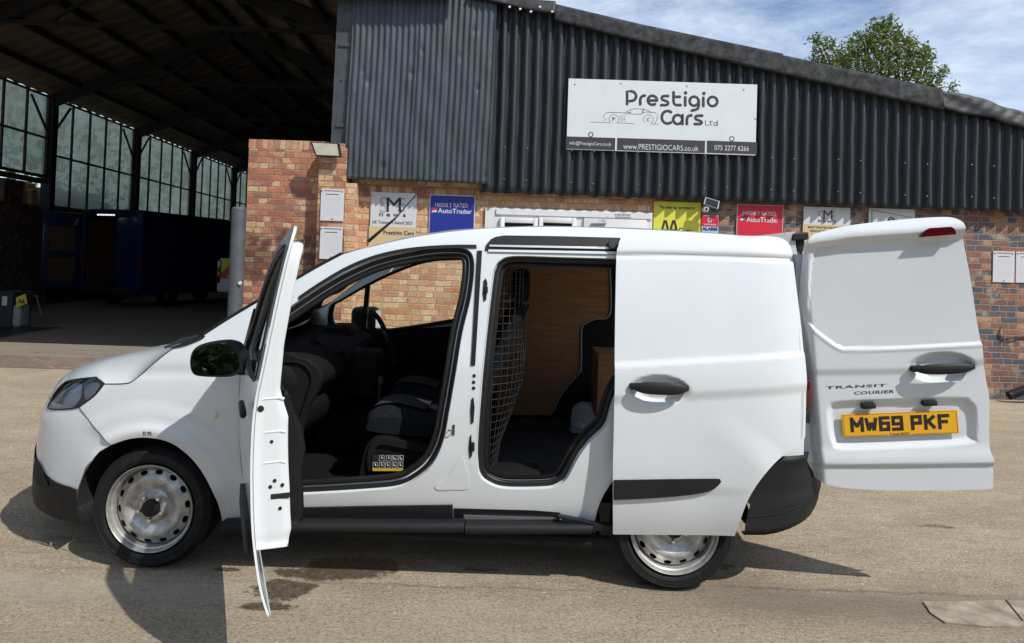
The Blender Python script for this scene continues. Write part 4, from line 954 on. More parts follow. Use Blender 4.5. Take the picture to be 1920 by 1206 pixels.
# headlamp
hl_px = [(91, 766), (95, 752), (103, 737), (113, 725), (124, 716), (146, 711), (180, 707.5), (180, 707.5), (196, 719.5), (196, 719.5), (177, 742), (149, 763), (149, 763), (128, 767)]
HL = cr_loop([S(*p) for p in hl_px], True, 5)
hl = sheet('headlight', HL, [], fF(.012), .015, 0, mat('headlamp_body', (.02, .02, .022), .35), van, edge=.01)
o = sheet('reflector', cr_loop([S(*p) for p in ((117, 760), (124, 738), (138, 722), (152, 722), (150, 745), (136, 763))], True, 5), [], fF(.006), .01, 0, mat('lamp_reflector', (.75, .76, .78), .25, metal=.5), hl, edge=.008)
o = sheet('reflector', cr_loop([S(*p) for p in ((158, 728), (172, 718), (186, 721), (176, 738), (160, 750))], True, 5), [], fF(.006), .01, 0, M['alloy'], hl, edge=.008)
o = sheet('indicator', cr_loop([S(*p) for p in ((96, 760), (106, 738), (118, 724), (122, 730), (112, 752), (106, 762))], True, 5), [], fF(.006), .01, 0, mat('indicator_amber', (.22, .12, .07), .3, coat=.6), hl, edge=.008)
gl = bpy.data.materials.new('headlamp_cover'); gl.use_nodes = True; t_ = gl.node_tree; t_.nodes.clear()
oo = N(t_, 'ShaderNodeOutputMaterial'); mxs = N(t_, 'ShaderNodeMixShader'); fr = N(t_, 'ShaderNodeFresnel', inp={0: 1.5}); tp = N(t_, 'ShaderNodeBsdfTransparent'); tp.inputs[0].default_value = (.85, .87, .9, 1); gs = N(t_, 'ShaderNodeBsdfGlossy', inp={'Roughness': .03})
L(t_, fr.outputs[0], mxs.inputs[0]); L(t_, tp.outputs[0], mxs.inputs[1]); L(t_, gs.outputs[0], mxs.inputs[2]); L(t_, mxs.outputs[0], oo.inputs[0]); M['clear'] = gl
sheet('lens_cover', HL, [], fF(-.003), .015, 0, M['clear'], hl, edge=.01)
ring_tube('lens_rim', HL, W, .004, M['seal'], hl)
fog = [S(*p) for p in ((71, 862), (80, 876), (88, 894), (93, 911), (82, 912), (72, 905), (66, 890), (67, 872))]
sheet('fog_recess', cr_loop(fog, True, 4), [], fF(-.012), .01, 0, M['dark'], van, edge=.01)
# grille across the middle of the nose
g = G(); R = []
for h in (.58, .64, .70, .76): R.append([(-float(uf(h))-.006, y, h) for y in np.linspace(.48, WID-.48, 12)])
g.grid(R); g.build('grille', M['plastic'], van, local=True)
# bonnet: from the wing seam over the crown
def cross(Sp, C, n=18, p=2.3):
    """row from near edge Sp=(u,w,h) to centre C=(u,h), mirrored"""
    r = []
    for k in range(n+1):
        s_ = (k/n)**1.25; f = 1-(1-s_)**p; r.append((Sp[0]+(C[0]-Sp[0])*f, Sp[1]+(WID/2-Sp[1])*s_, Sp[2]+(C[1]-Sp[2])*f))
    return r+[(q[0], WID-q[1], q[2]) for q in r[::-1][1:]]
hp = cr_loop([S(*p) for p in ((91, 765), (95, 752), (103, 737), (113, 725), (124, 716), (146, 711), (180, 707.5), (197, 719.5), (236, 719), (254, 711), (290, 680), (318, 658), (345, 642), (383, 629))], False, 3)
hc = cr_loop([(-.800, .76), (-.795, .80), (-.78, .83), (-.755, .852), (-.72, .872), (-.65, .895), (-.56, .918), (-.45, .944), (-.33, .968), (-.22, .988), (-.08, 1.012), (.06, 1.034), (.20, 1.055), (.34, 1.075)], False, 3)
R = [cross((a[0], float(W(a[0], a[1])), a[1]), c, p=2.6) for a, c in zip(hp, hc)]
g = G(); g.grid(R); g.build('bonnet', M['white'], van, smooth='all', local=True)
g = G(); g.grid([[Vector(q)+Vector((dx, 0, .004)) for q in r[3:-1]] for r, dx in ((R[-5], 0), (R[-3], 0), (R[-1], .02))]); g.build('scuttle_panel', M['seal'], van, smooth=True, local=True)
# bonnet seam (dark gap line)
sm = resample(hood_edge, .02, False)
g = G(); g.tube([(p[0], float(W(p[0], p[1]))-.0008, p[1]) for p in sm], .0022, 5); g.build('panel_gap', M['seal'], van, local=True)
sm = resample(LP([(149, 765), (174, 798), (208, 834.5)], 4, False), .02, False); g = G(); g.tube([(p[0], float(W(p[0], p[1]))-.0008, p[1]) for p in sm], .002, 5); g.build('panel_gap', M['seal'], van, local=True)
# windscreen, black-edged, and roof
wp = resample(ws_edge, .04, False); nW = len(wp)
wc = resample(cr_loop([(.34, 1.075), (.55, 1.25), (.78, 1.44), (.97, 1.60)], False, 6), .01, False); wc = [tuple(wc[int(round(i*(len(wc)-1)/(nW-1)))]) for i in range(nW)]
RW = [cross((a[0], float(W(a[0], a[1])), a[1]), c, p=2.2) for a, c in zip(wp, wc)]
gls = bpy.data.materials.new('clear_glass'); gls.use_nodes = True; t_ = gls.node_tree; t_.nodes.clear()
oo = N(t_, 'ShaderNodeOutputMaterial'); mxs = N(t_, 'ShaderNodeMixShader'); fr = N(t_, 'ShaderNodeFresnel', inp={0: 1.45}); tp = N(t_, 'ShaderNodeBsdfTransparent'); tp.inputs[0].default_value = (.86, .90, .88, 1); gs = N(t_, 'ShaderNodeBsdfGlossy', inp={'Roughness': .01})
L(t_, fr.outputs[0], mxs.inputs[0]); L(t_, tp.outputs[0], mxs.inputs[1]); L(t_, gs.outputs[0], mxs.inputs[2]); L(t_, mxs.outputs[0], oo.inputs[0]); M['glass'] = gls
g = G(); g.grid([r[1:-1] for r in RW[1:]]); g.build('windscreen', M['glass'], van, smooth='all', local=True)
g = G()
for sl in (slice(0, 4), slice(-4, None)): g.grid([[Vector(q)+Vector((-.004, 0, .002)) for q in r[sl]] for r in RW])
g.grid([[Vector(q)+Vector((-.004, 0, .004)) for q in r] for r in RW[-3:]]); g.grid([[Vector(q)+Vector((-.004, 0, .004)) for q in r] for r in RW[:3]])
g.build('windscreen_edge', M['seal'], van, smooth='all', local=True, recalc=False)
rp = resample(roof_edge, .06, False); ru = np.linspace(.97, 2.97, len(rp)); RC = [(u, float(np.interp(u, [.97, 1.15, 1.4, 1.8, 2.3, 2.8, 3.02], [1.60, 1.655, 1.695, 1.722, 1.730, 1.715, 1.695]))) for u in ru]
R = [cross((a[0], float(W(a[0], a[1])), a[1]), c, p=3.0) for a, c in zip(rp, RC)]
g = G(); g.grid(R); g.build('roof', M['white'], van, smooth='all', local=True)
g = G(); g.grid([[Vector(q)+Vector((0, 0, -.035)) for q in r] for r in R[1:]]); g.build('headliner', mat('headliner', (.22, .23, .22), .8), van, smooth=True, local=True)
# wiper arms and aerial
g = G(); a = bp(VM, 313, 651, .16); b = bp(VM, 372, 634, .30); g.tube([(a[0], .14, a[1]), ((a[0]+b[0])/2, .22, (a[1]+b[1])/2+.012), (b[0], .30, b[1]+.01)], [.006, .012, .008], 6); g.build('wiper', M['plastic'], van, local=True)
g = G(); g.tube([p_ for p_ in [(q[0]-.006, float(W(q[0], q[1]))+.004, q[1]+.004) for q in resample(ws_edge, .04, False)]], .0085, 6); g.build('windscreen_rubber', M['seal'], van, smooth=True, local=True)
sheet('scuttle', cr_loop([S(*p) for p in ((316, 653), (345, 643), (383, 630), (378, 636), (345, 649))], True, 4), [], fF(-.006), .02, .006, M['plastic'], van)
a = bp(VM, 690, 453, .72); b = bp(VM, 741, 410, .72); c = bp(VM, 812, 329, .72)
g = G(); g.tube([(a[0], .72, a[1]), (b[0], .72, b[1])], [.010, .006], 8); g.tube([(b[0], .72, b[1]), (c[0], .72, c[1])], [.004, .0025], 6); g.build('aerial', M['plastic'], van, smooth=True, local=True)
# far side of the body with its window
fw = [bp(VM, *p, WID-.06) for p in ((627, 609), (627, 573), (640, 562), (692, 533), (745, 508), (798, 490), (850, 485), (900, 487), (905, 500), (890, 590), (864, 598), (780, 612), (724, 619), (680, 616))]
FW = cr_loop(fw, True, 4)
outF = [p for p in outer]
farS = lambda x, z: WID-W(x, z)
sheet('body_side', outF, [FW], farS, .05, -.02, M['white'], van)
sheet('inner_door_trim', [(.42, .32), (1.60, .32), (1.60, 1.10), (1.3, 1.06), (1.0, 1.035), (.62, 1.02), (.42, 1.02)], [], lambda x, z: WID-.10-.02*np.sin(z*9), .03, .05, M['trim'], van)
g = G(); u0, h0 = bp(VM, 690, 533, WID-.10); u1, h1 = bp(VM, 683, 616, WID-.10); g.bar((u0, WID-.10, h0), (u1, WID-.10, h1), .032, .03, (1, 0, 0)); g.build('window_divider', M['seal'], van, local=True)
ring_tube('window_seal', FW, lambda x, z: WID-.10+0*x, .014, M['seal'], van)
sheet('side_window', FW, [], lambda x, z: WID-W(x, z)-.015, .1, 0, M['glass'], van)
# far A pillar trim, pale
pp = [bp(VM, *p, WID-.16) for p in ((512, 640), (520, 605), (548, 582), (588, 553), (640, 514), (690, 496), (745, 484), (800, 478), (860, 474), (860, 486), (798, 489), (740, 508), (690, 532), (640, 561), (619, 575), (616, 612), (600, 640))]
pc_ = bp(VM, 640, 548, WID-.16); pc0 = -.6*pc_[0]+.8*pc_[1]
tr_ = sheet('pillar_trim', cr_loop(pp, True, 4), [], lambda x, z: WID-.17+np.clip(.6*((-.6*x+.8*z)-pc0), -.06, .06), .03, .03, M['trim_grey'], van)
tt = [bp(VM, *p, WID-.16) for p in ((569, 604), (597, 583), (604, 583), (604, 605))]
ring_tube('speaker_grille', cr_loop([tt[0], tt[0], tt[1], tt[2], tt[2], tt[3], tt[3]], True, 3), lambda x, z: WID-.165+0*x, .004, M['paper'], tr_)
# far mirror, seen through the window
u, h = bp(VM, 686, 597, WID+.14); g = G(); g.bbox(u-.09, u+.09, WID+.03, WID+.24, h-.085, h+.085, .04, seg=4); mr = g.build('door_mirror', M['plastic'], van, smooth=True, local=True)
g = G(); g.bbox(u+.085, u+.093, WID+.05, WID+.22, h-.065, h+.065, .003); g.build('mirror_glass', M['chrome'], mr, local=True)
# ---------------------------------------------------------------- cab interior
DPs = [(.18, 1.02), (.35, 1.045), (.52, 1.035), (.66, 1.01), (.74, .965), (.77, .90), (.74, .84), (.68, .79), (.70, .72), (.66, .62), (.56, .52), (.48, .46), (.30, .46), (.18, .5)]
g = G(); R = []
for w_, sc_ in ((.085, .66), (.10, .80), (.15, .88), (.25, .93), (.6, .98), (.86, 1.03), (1.2, 1.0), (WID-.16, .97)): R.append([(.2+(p[0]-.2)*sc_, w_, .75+(p[1]-.75)*(.94 if w_ < .12 else 1)) for p in cr_loop(DPs, True, 4)])
g.grid(R, True); n_ = len(R[0]); g.f.append(tuple(range(n_))); ds = g.build('dashboard', M['trim'], van, smooth=True, local=True)
M['trim2'] = mat('glovebox_trim', (.009, .008, .0085), .65, spec=.15, bump=(500, .25, .0008))
def trim_px(name, pts, w_, th, m, parent, n=4, edge=.012): return sheet(name, cr_loop([bp(VM, *p, w_) for p in pts], True, n), [], lambda x, z: w_+0*x, .03, th, m, parent, edge=edge)
trim_px('glovebox', [(525, 676), (560, 673), (585, 684), (599, 706), (596, 730), (580, 760), (566, 800), (555, 835), (520, 838)], .10, .06, M['trim2'], ds)
g = G(); lp_ = [bp(VM, *p, .085) for p in ((526, 680), (555, 680), (575, 690), (584, 712), (575, 745), (560, 790))]; g.tube([(p[0], .095, p[1]) for p in cr_loop(lp_, False, 5)], .007, 8); g.build('glovebox_edge', M['trim'], ds, smooth=True, local=True)
# air vents and the centre stack
for (a, b) in (((588, 640), (632, 668)), ((636, 655), (662, 690))):
    p, q = bp(VM, *a, .62), bp(VM, *b, .78); g = G(); g.tube([(p[0], .60, p[1]), (q[0], .74, q[1])], .022, 10); g.build('air_vent', M['trim'], ds, smooth=True, local=True)
g = G(); g.bbox(.70, .90, .78, 1.0, .70, .97, .03); g.bbox(.55, 1.25, .76, .98, .40, .60, .04); g.build('centre_console', M['trim'], van, smooth=True, local=True)
u, h = bp(VM, 712, 716, .86); g = G(); g.lathe([(0, .035), (.018, .03), (.026, .01), (.024, -.012), (.009, -.03), (.008, -.16), (.04, -.20), (.05, -.24)], (u, .86, h), 18, 'z'); g.build('gear_lever', M['seal2'], van, smooth=True, local=True)
g = G(); a = bp(VM, 770, 757, .80); b = bp(VM, 810, 785, .80); g.tube([(a[0], .80, a[1]), (b[0], .80, b[1])], [.014, .012], 8); g.build('handbrake', M['trim2'], van, smooth=True, local=True)
# steering wheel on the far side
cu, ch = bp(VM, 716, 635, 1.30); tl = math.radians(24); Mw = Matrix.Translation((cu, 1.30, ch)) @ Matrix.Rotation(math.radians(90)-tl, 4, 'Y')
g = G(); g.tube([Mw @ Vector((.185*math.cos(a), .185*math.sin(a), 0)) for a in np.linspace(0, 2*PI, 40, endpoint=False)], .016, 10, True)
sw = g.build('steering_wheel', M['trim'], van, smooth=True, local=True)
g = G(); g.lathe([(0, .035), (.05, .03), (.07, .01), (.06, -.03)], (0, 0, 0), 20, 'z', M=Mw)
for a in (0, 2.1, 4.2): g.bar(Mw @ Vector((.05*math.cos(a), .05*math.sin(a), 0)), Mw @ Vector((.18*math.cos(a), .18*math.sin(a), 0)), .04, .015)
g.build('wheel_hub', M['trim2'], sw, smooth=True, local=True)
g = G(); g.tube([Mw @ Vector((0, 0, -.03)), Vector((cu-.28, 1.30, ch-.10))], .045, 12); g.bbox(cu-.36, cu-.18, 1.14, 1.46, ch-.02, ch+.085, .04); g.build('steering_column', M['trim'], van, smooth=True, local=True)
# seats
def seat(y0, y1, u0, h0, tagm):
    M_ = lambda k: M[k]
    g = G(); R = []
    prof = cr_loop([(u0, h0-.09), (u0-.02, h0-.03), (u0+.02, h0+.03), (u0+.12, h0+.045), (u0+.30, h0+.01), (u0+.48, h0-.01), (u0+.52, h0-.10), (u0+.2, h0-.12)], True, 4)
    ys_ = np.linspace(y0, y1, 13)
    for y in ys_:
        f = (y-y0)/(y1-y0)*2-1; k = 1-abs(f)**5*.5; bol = .022*math.exp(-((abs(f)-.82)/.14)**2)
        R.append([(u0+.25+(p[0]-u0-.25)*(1-abs(f)**6*.08), y, h0-.04+(p[1]-h0+.04)*k+(bol if p[1] > h0-.03 else 0)) for p in prof])
    g.grid(R, True); g.f += [tuple(range(len(prof))), tuple(len(prof)*12+i for i in range(len(prof)))]; s_ = g.build('seat', M['fabric'], van, smooth=True, local=True)
    g = G(); R = []
    for y in ys_[3:-3]: R.append([(p[0], y, p[1]+.006) for p in cr_loop([(u0-.015, h0+.00), (u0+.02, h0+.036), (u0+.12, h0+.052), (u0+.28, h0+.022)], False, 4)])
    g.grid(R); g.build('seat_insert', M['fabric2'], s_, smooth=True, local=True, recalc=False)
    # backrest
    g = G(); R = []
    for k in range(9):
        t = k/8; uu = u0+.50+.26*t; hh = h0-.02+.60*t; th = .13-.05*t; wd = (1-.25*t**3)
        ym = (y0+y1)/2; hw = (y1-y0)/2*wd
        R.append([(uu+(-.5*th if math.cos(a) < 0 else .5*th)*abs(math.cos(a))**.5, ym+hw*math.copysign(abs(math.sin(a))**.5, math.sin(a)), hh) for a in np.linspace(0, 2*PI, 20, endpoint=False)])
    g.grid(R, True); g.f += [tuple(range(20)), tuple(160+i for i in range(20))]; g.build('seat_back', M['fabric'], van, smooth=True, local=True)
    g = G(); g.bbox(u0+.72, u0+.80, (y0+y1)/2-.13, (y0+y1)/2+.13, h0+.60, h0+.78, .035, seg=3); g.build('headrest', M['fabric'], van, smooth=True, local=True)
    return s_
us, hs = bp(VM, 690, 800, .25)
s1 = seat(.22, .70, us, hs+.05, 0); s2 = seat(1.0, 1.48, us-.04, hs+.03, 1)
# plinth of the near seat with its instruction sticker
bs = trim_px('seat_base', [(672, 905), (680, 860), (688, 835), (702, 822), (730, 822), (800, 838), (840, 852), (850, 930), (672, 930)], .17, .45, M['trim'], van)
trim_px('seat_side_cover', [(690, 850), (700, 826), (716, 821), (760, 828), (815, 842), (840, 852), (838, 862), (800, 852), (750, 840), (716, 834), (705, 842), (698, 880), (690, 880)], .155, .02, M['trim2'], bs)
stk = trim_px('sticker', [(698.5, 853), (698.5, 853), (757, 853), (757, 853), (756, 883.5), (756, 883.5), (698, 883.5), (698, 883.5)], .150, .002, M['black_ink'], bs, n=1)
def px_quad(g, x0, y0, x1, y1, w_): p = [bp(VM, a, b, w_) for a, b in ((x0, y1), (x1, y1), (x1, y0), (x0, y0))]; g.add([(q[0], w_, q[1]) for q in p], [(0, 1, 2, 3)])
g = G(); px_quad(g, 698.5, 878.5, 756, 883.3, .1485); g.build('sticker_band', mat('sticker_yellow', (.55, .36, .02), .5), bs, local=True)
g = G(); random.seed(2)
for r_, (cols, yy) in enumerate((((711, 724, 735, 747), 854), ((699, 711, 722, 735, 746), 867))):
    for cx in cols:
        for (a, b, c, d) in ((0, 0, 9.5, .6), (0, 10.5, 9.5, 11), (0, 0, .6, 11), (9, 0, 9.6, 11)): px_quad(g, cx+a, yy+b, cx+c, yy+d, .1485)
        k = random.random()*2; g.tube([(*(lambda q: (q[0], .148, q[1]))(bp(VM, cx+2.5+k, yy+2, .148)),), (*(lambda q: (q[0], .148, q[1]))(bp(VM, cx+3+k, yy+6.5, .148)),), (*(lambda q: (q[0], .148, q[1]))(bp(VM, cx+7, yy+7.5-k, .148)),)], .0022, 4)
g.build('sticker_pictograms', M['paper'], bs, local=True)
# floors, sills, dark bulkheads
g = G(); g.box(.40, 1.62, .08, WID-.08, .34, .365); g.build('cab_floor', M['trim'], van, local=True)
g = G(); g.box(.17, .19, .06, WID-.06, .30, 1.02); g.build('firewall', M['dark'], van, local=True)
sheet('door_sill', [bp(VM, *p, .08) for p in ((520, 913), (560, 907), (700, 905), (760, 900), (780, 893), (745, 912), (690, 921), (560, 927), (520, 927))], [], lambda x, z: .065+0*x, .03, .02, M['seal2'], van)
g = G(); g.bbox(.47, 1.5, .075, .16, .36, .385, .008); g.build('sill_step', M['trim2'], van, local=True)
# ---------------------------------------------------------------- load space
fl_h = .445
g = G(); g.bbox(1.62, 3.10, .09, WID-.09, fl_h-.02, fl_h, .004)
for k in range(30): y = .14+k*.049; g.box(1.64, 3.08, y, y+.02, fl_h, fl_h+.004)
g.build('load_floor', M['floor_mat'], van, local=True)
st_ = [bp(VM, *p, .14) for p in ((910, 862), (1030, 870), (1040, 905), (905, 905))]
g = G(); u0 = bp(VM, 908, 890, .1)[0]; u1 = bp(VM, 1032, 890, .1)[0]; g.bbox(u0, u1, .065, .11, fl_h-.02, fl_h+.012, .005); g.bbox(u0+.02, u1-.05, .11, .30, fl_h, fl_h+.05, .012); g.build('entry_step', M['trim2'], van, smooth=True, local=True)
plyl = [bp(VM, *p, WID-.14) for p in ((928, 790), (935, 480), (1120, 482), (1140, 492), (1144, 520), (1143, 590), (1118, 598), (1098, 606), (1090, 620), (1089, 690), (1080, 705), (1055, 735), (1042, 762), (1030, 779), (1030, 779), (928, 779))]
pl_ = sheet('ply_lining', cr_loop(plyl[:1]*2+plyl[1:], True, 3), [], lambda x, z: WID-.14+0*x, .05, .009, M['ply'], van, edge=.02)
ring_tube('lining_edge', cr_loop(plyl[3:14], False, 4), lambda x, z: WID-.145+0*x, .006, mat('pale_edge', (.34, .31, .28), .6), pl_, closed=False)
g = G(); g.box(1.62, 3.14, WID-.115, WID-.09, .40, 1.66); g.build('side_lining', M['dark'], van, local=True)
u0, h0 = bp(VM, 1118, 785, .95); u1, h1 = bp(VM, 1150, 665, .95)
g = G(); g.bbox(u0, u0+.03, .93, .95, h0, h1, .002); g.bbox(u0, u1+.25, .95, 1.35, h0, h1, .004); g.build('ply_box', M['ply'], van, local=True)
# wheel box and bag
g = G(); R = []
for y in (WID-.14, WID-.42): R.append([(2.489+.33*math.cos(a), y, fl_h-.02+.34*math.sin(a)) for a in np.linspace(0, PI, 20)])
g.grid(R); g.f.append(tuple(range(20, 40))); g.build('wheel_box', M['seal'], van, smooth=True, local=True)
u0, h0 = bp(VM, 1098, 752, 1.25)
bag = thing('plastic_bag', 'crumpled white plastic sheet lying in the load space beside the ply box', 'bag', M=VM @ Matrix.Translation((u0, 1.25, fl_h)))
g = G(); R = []
for j in range(9):
    t = j/8; r = .10*math.cos(t*PI/2)**.6; R.append([(r*1.0*math.cos(a)*(1+.12*math.sin(5*a+j)), r*.8*math.sin(a)*(1+.12*math.sin(4*a+2*j)), -.02+.20*math.sin(t*PI/2)*(1+.06*math.sin(3*a+j))) for a in np.linspace(0, 2*PI, 22, endpoint=False)])
g.grid(R, True); g.build('bag_skin', mat('plastic_sheet', (.45, .48, .52), .3, bump=(18, .9, .03)), bag, smooth=True, local=True)
# bulkhead: black frame and steel mesh
ub = bp(VM, 917, 650, .16)[0]
bk = None
g = G(); g.tube([(ub, .15, fl_h), (ub, .15, 1.25), (ub+.05, .22, 1.60), (ub+.06, .5, 1.64)], .016, 8); g.box(ub-.01, ub+.01, .12, .20, fl_h, 1.55); bk = g.build('bulkhead_frame', M['seal'], van, smooth=True, local=True)
g = G()
def bulge(f, z): return ub+.02+.16*math.sin(min(1, max(0, f))*PI)**.8*(1 if z > .9 else max(.2, (z-.45)/.45))
for k in range(30):
    z = fl_h+.05+k*.0375; g.tube([(bulge(f, z), .16+f*.5, z) for f in np.linspace(0, 1, 9)], .0018, 4)
for k in range(17):
    f = k/16; g.tube([(bulge(f, z), .16+f*.5, z) for z in np.linspace(fl_h+.03, 1.57, 12)], .0022, 4)
g.build('bulkhead_mesh', mat('mesh_wire', (.022, .021, .02), .5), bk, local=True)
g = G(); g.box(ub-.02, ub-.005, .70, WID-.12, .40, 1.62); g.build('bulkhead_panel', M['trim'], bk, local=True)
g = G(); g.bbox(ub-.10, ub-.03, .55, .75, .6, 1.45, .03); g.build('hanging_harness', M['fabric'], van, smooth=True, local=True)
# ---------------------------------------------------------------- wheels
def wheel(parent, cu, yf, ch, side=1):
    """steel wheel facing -y (side=1)"""
    s = side
    g = G(); P = [(.212, .03), (.216, .012), (.226, .004), (.232, .003), (.234, .0005), (.237, .0005), (.239, .002), (.250, .0), (.258, .001), (.260, -.001), (.263, -.001), (.265, .004), (.277, .016), (.284, .032)]
    for k in range(7): y = .034+k*.020; P += [(.2865, y), (.2865, y+.013), (.280, y+.014), (.280, y+.019)]
    P += [(.284, .176), (.277, .190), (.262, .2), (.226, .204), (.21, .19)]
    g.lathe([(r, s*o) for r, o in P], (cu, yf, ch), 72); ty = g.build('tyre', M['rubber'], parent, smooth=True, local=True)
    if s > 0:
        g = G(); v_, f_ = text_verts('BRIDGESTONE', .01, 1.25)
        for a0 in (math.radians(122), math.radians(-58)): g.add([((.2405+.020*q[1])*math.cos(a0-math.radians(62)*q[0]), -.0022, (.2405+.020*q[1])*math.sin(a0-math.radians(62)*q[0])) for q in v_], f_)
        g.build('sidewall_lettering', mat('tyre_lettering', (.016, .016, .017), .6), parent, local=True)
    g = G(); g.lathe([(r, s*o) for r, o in [(.2075, .014), (.2080, .004), (.2050, .001), (.2015, .006), (.1985, .018), (.1960, .028), (.1900, .032), (.1870, .045), (.1855, .062), (.186, .16)]], (cu, yf, ch), 72); rim = g.build('rim', M['steel'], parent, smooth=True, local=True)
    def dish(x, z):
        r = np.hypot(x-cu, z-ch); return yf+s*np.interp(r, [0, .045, .060, .068, .078, .095, .118, .135, .148, .160, .176, .184, .190], [.030, .030, .031, .040, .052, .044, .030, .026, .034, .044, .050, .060, .075])
    circ = lambda r, n=64: [(cu+r*math.cos(a), ch+r*math.sin(a)) for a in np.linspace(0, 2*PI, n, endpoint=False)]
    holes = []
    for k in range(14):
        a = 2*PI*k/14+.1; er = np.array([math.cos(a), math.sin(a)]); et = np.array([-er[1], er[0]])
        holes.append([tuple(np.array([cu, ch])+er*(.1655+.0105*math.cos(b))+et*.0185*math.copysign(abs(math.sin(b))**.8, math.sin(b))) for b in np.linspace(0, 2*PI, 16, endpoint=False)])
    sheet('wheel_disc', circ(.1885), holes, dish, .007, s*.003, M['steel'], parent, edge=.006)
    g = G(); g.lathe([(0, s*.10), (.185, s*.10)], (cu, yf, ch), 32); g.build('brake_drum', M['dark'], parent, local=True)
    g = G(); g.lathe([(0, -s*.006), (.030, -s*.005), (.038, 0), (.041, s*.012), (.043, s*.035)], (cu, yf+s*.004, ch), 28)
    g.build('hub_cap', M['plastic'], parent, smooth=True, local=True)
    g = G()
    for k in range(5): a = 2*PI*k/5+.9; g.lathe([(0, -s*.004), (.008, -s*.003), (.0105, s*.003), (.0105, s*.04)], (cu+.0575*math.cos(a), yf+s*.012, ch+.0575*math.sin(a)), 10)
    g.build('wheel_bolts', M['chrome'], parent, smooth=True, local=True)
    g = G(); g.tube([(cu+.155, yf+s*.05, ch+.09), (cu+.175, yf+s*.005, ch+.10)], .004, 6); g.build('valve', M['seal'], parent, local=True)
    return ty, rim
def wheel_at(cu, y, side):
    e = bpy.data.objects.new('wheel', None); col.objects.link(e); e.parent = van; e.location = (cu, y, .286); MW[e] = VM @ Matrix.Translation((cu, y, .286)); wheel(e, 0, 0, 0, side)
wheel_at(0, .0, 1); wheel_at(2.489, .0, 1)
wheel_at(0, WID, -1); wheel_at(2.489, WID, -1)
# raised sidewall lettering is too small to read; a few raised ribs instead
# ---------------------------------------------------------------- sliding door, pushed back along the outside
SD = lambda x, z: base(z)-.078+.0*np.asarray(x, float)
def DW(x, z):
    x, z = np.asarray(x, float), np.asarray(z, float); r = SD(x, z)
    r = r+.055*sstep(2.75, 3.2, x)**2*1.2
    zs = np.interp(x, *[np.array(v) for v in zip(*seamP)]); r = r+.008*np.exp(-((z-zs)/.011)**2)-.006*sstep(zs-.002, zs+.03, z)
    zc_ = np.interp(x, *[np.array(v) for v in zip(*creaseP)]); r = r-.012*sstep(zc_+.018, zc_-.014, z)
    zl_ = zc_-.155; r = r+.012*sstep(zl_+.03, zl_-.03, z)
    d = np.hypot((x-hcx)/.150, (z-hcz)/.072); r = r+.028*sstep(1.0, .55, d)
    d2 = np.hypot(x-2.489, z-.286)
    r = r-.016*sstep(.62, .47, d2)*sstep(2.55, 2.95, x)
    z2 = .50; r = r+.006*sstep(z2+.03, z2-.03, z)*(1-sstep(2.6, 2.9, x))-.010*sstep(.36, .30, z)*0
    return r
seamP = sorted([bp(VM, *p, SD) for p in ((1150, 479), (1157, 479.5), (1230, 479.5), (1330, 481), (1420, 483.5), (1490, 487), (1520, 489))]); creaseP = sorted([bp(VM, *p, SD) for p in ((1140, 686), (1153, 685), (1300, 677.5), (1400, 671.5), (1512, 665), (1530, 664))])
hcx, hcz = bp(VM, 1236, 731, SD)
sd_px = [(1156, 478), (1159, 462), (1162, 451), (1170, 445), (1185, 442.5), (1250, 442), (1350, 442), (1430, 443), (1456, 444.5), (1473, 449.5), (1484, 460), (1490.5, 483), (1498, 539), (1508, 614), (1514, 673.6), (1517.5, 715), (1517.5, 770), (1516, 824), (1516, 824), (1503, 838), (1466, 858.5), (1437, 883), (1413, 915), (1395, 952), (1377, 1004.5), (1377, 1004.5), (1250, 1004), (1149.5, 1003), (1149.5, 1003), (1149, 900), (1151, 800), (1152.5, 680), (1154, 560)]
_c = np.polyfit(*zip(*creaseP), 1); creaseP = [(x, float(np.polyval(_c, x))) for x in np.linspace(1.8, 3.4, 9)]; _c = np.polyfit(*zip(*seamP), 2); seamP = [(x, float(np.polyval(_c, x))) for x in np.linspace(1.8, 3.4, 60)]
SDL = cr_loop([bp(VM, *p, SD) for p in sd_px], True, 4)
sdoor = sheet('sliding_door', SDL, [], DW, .011, 0, M['white'], van, edge=.011)
ribbon('door_return', SDL, DW, .032, .012, M['white'], sdoor, d=.011)
sheet('door_inner_panel', offset(resample(SDL, .02), .013), [], lambda x, z: DW(x, z)*0+SD(x, z)+.032, .06, .01, M['white_in'], sdoor, edge=.03)
def handle(parent, cx, cz, wf, ML=None, L_=.27, hgt=.036, flip=False):
    g = G(); R = []
    for k in range(17):
        t = k/16*2-1; x = cx+t*L_/2; y = float(wf(cx, cz))*0+hy(wf, cx, cz)-.030-.014*(1-t*t); h = hgt/2*(1-abs(t)**3.2)**.6+.001; w = .010*(1-abs(t)**4)+.002
        dz = .0
        R.append([(x, y+w*math.cos(a), cz+dz+h*math.sin(a)) for a in np.linspace(0, 2*PI, 14, endpoint=False)])
    g.grid(R, True); o = g.build('handle', M['plastic'], parent, smooth=True, local=True)
    g = G()
    for s_ in (-1, 1): g.bbox(cx+s_*L_*.43-.025, cx+s_*L_*.43+.025, R[8][0][1]+.012, R[8][0][1]+.05, cz-.014, cz+.014, .006)
    o2 = g.build('handle_mount', M['plastic'], parent, smooth=True, local=True)
    return o
def hy(wf, cx, cz): return float(wf(cx-.2, cz))
ha, hb = bp(VM, 1182.5, 726, SD), bp(VM, 1286.5, 723.5, SD)
handle(sdoor, (ha[0]+hb[0])/2, (ha[1]+hb[1])/2, DW, L_=hb[0]-ha[0], hgt=.056)
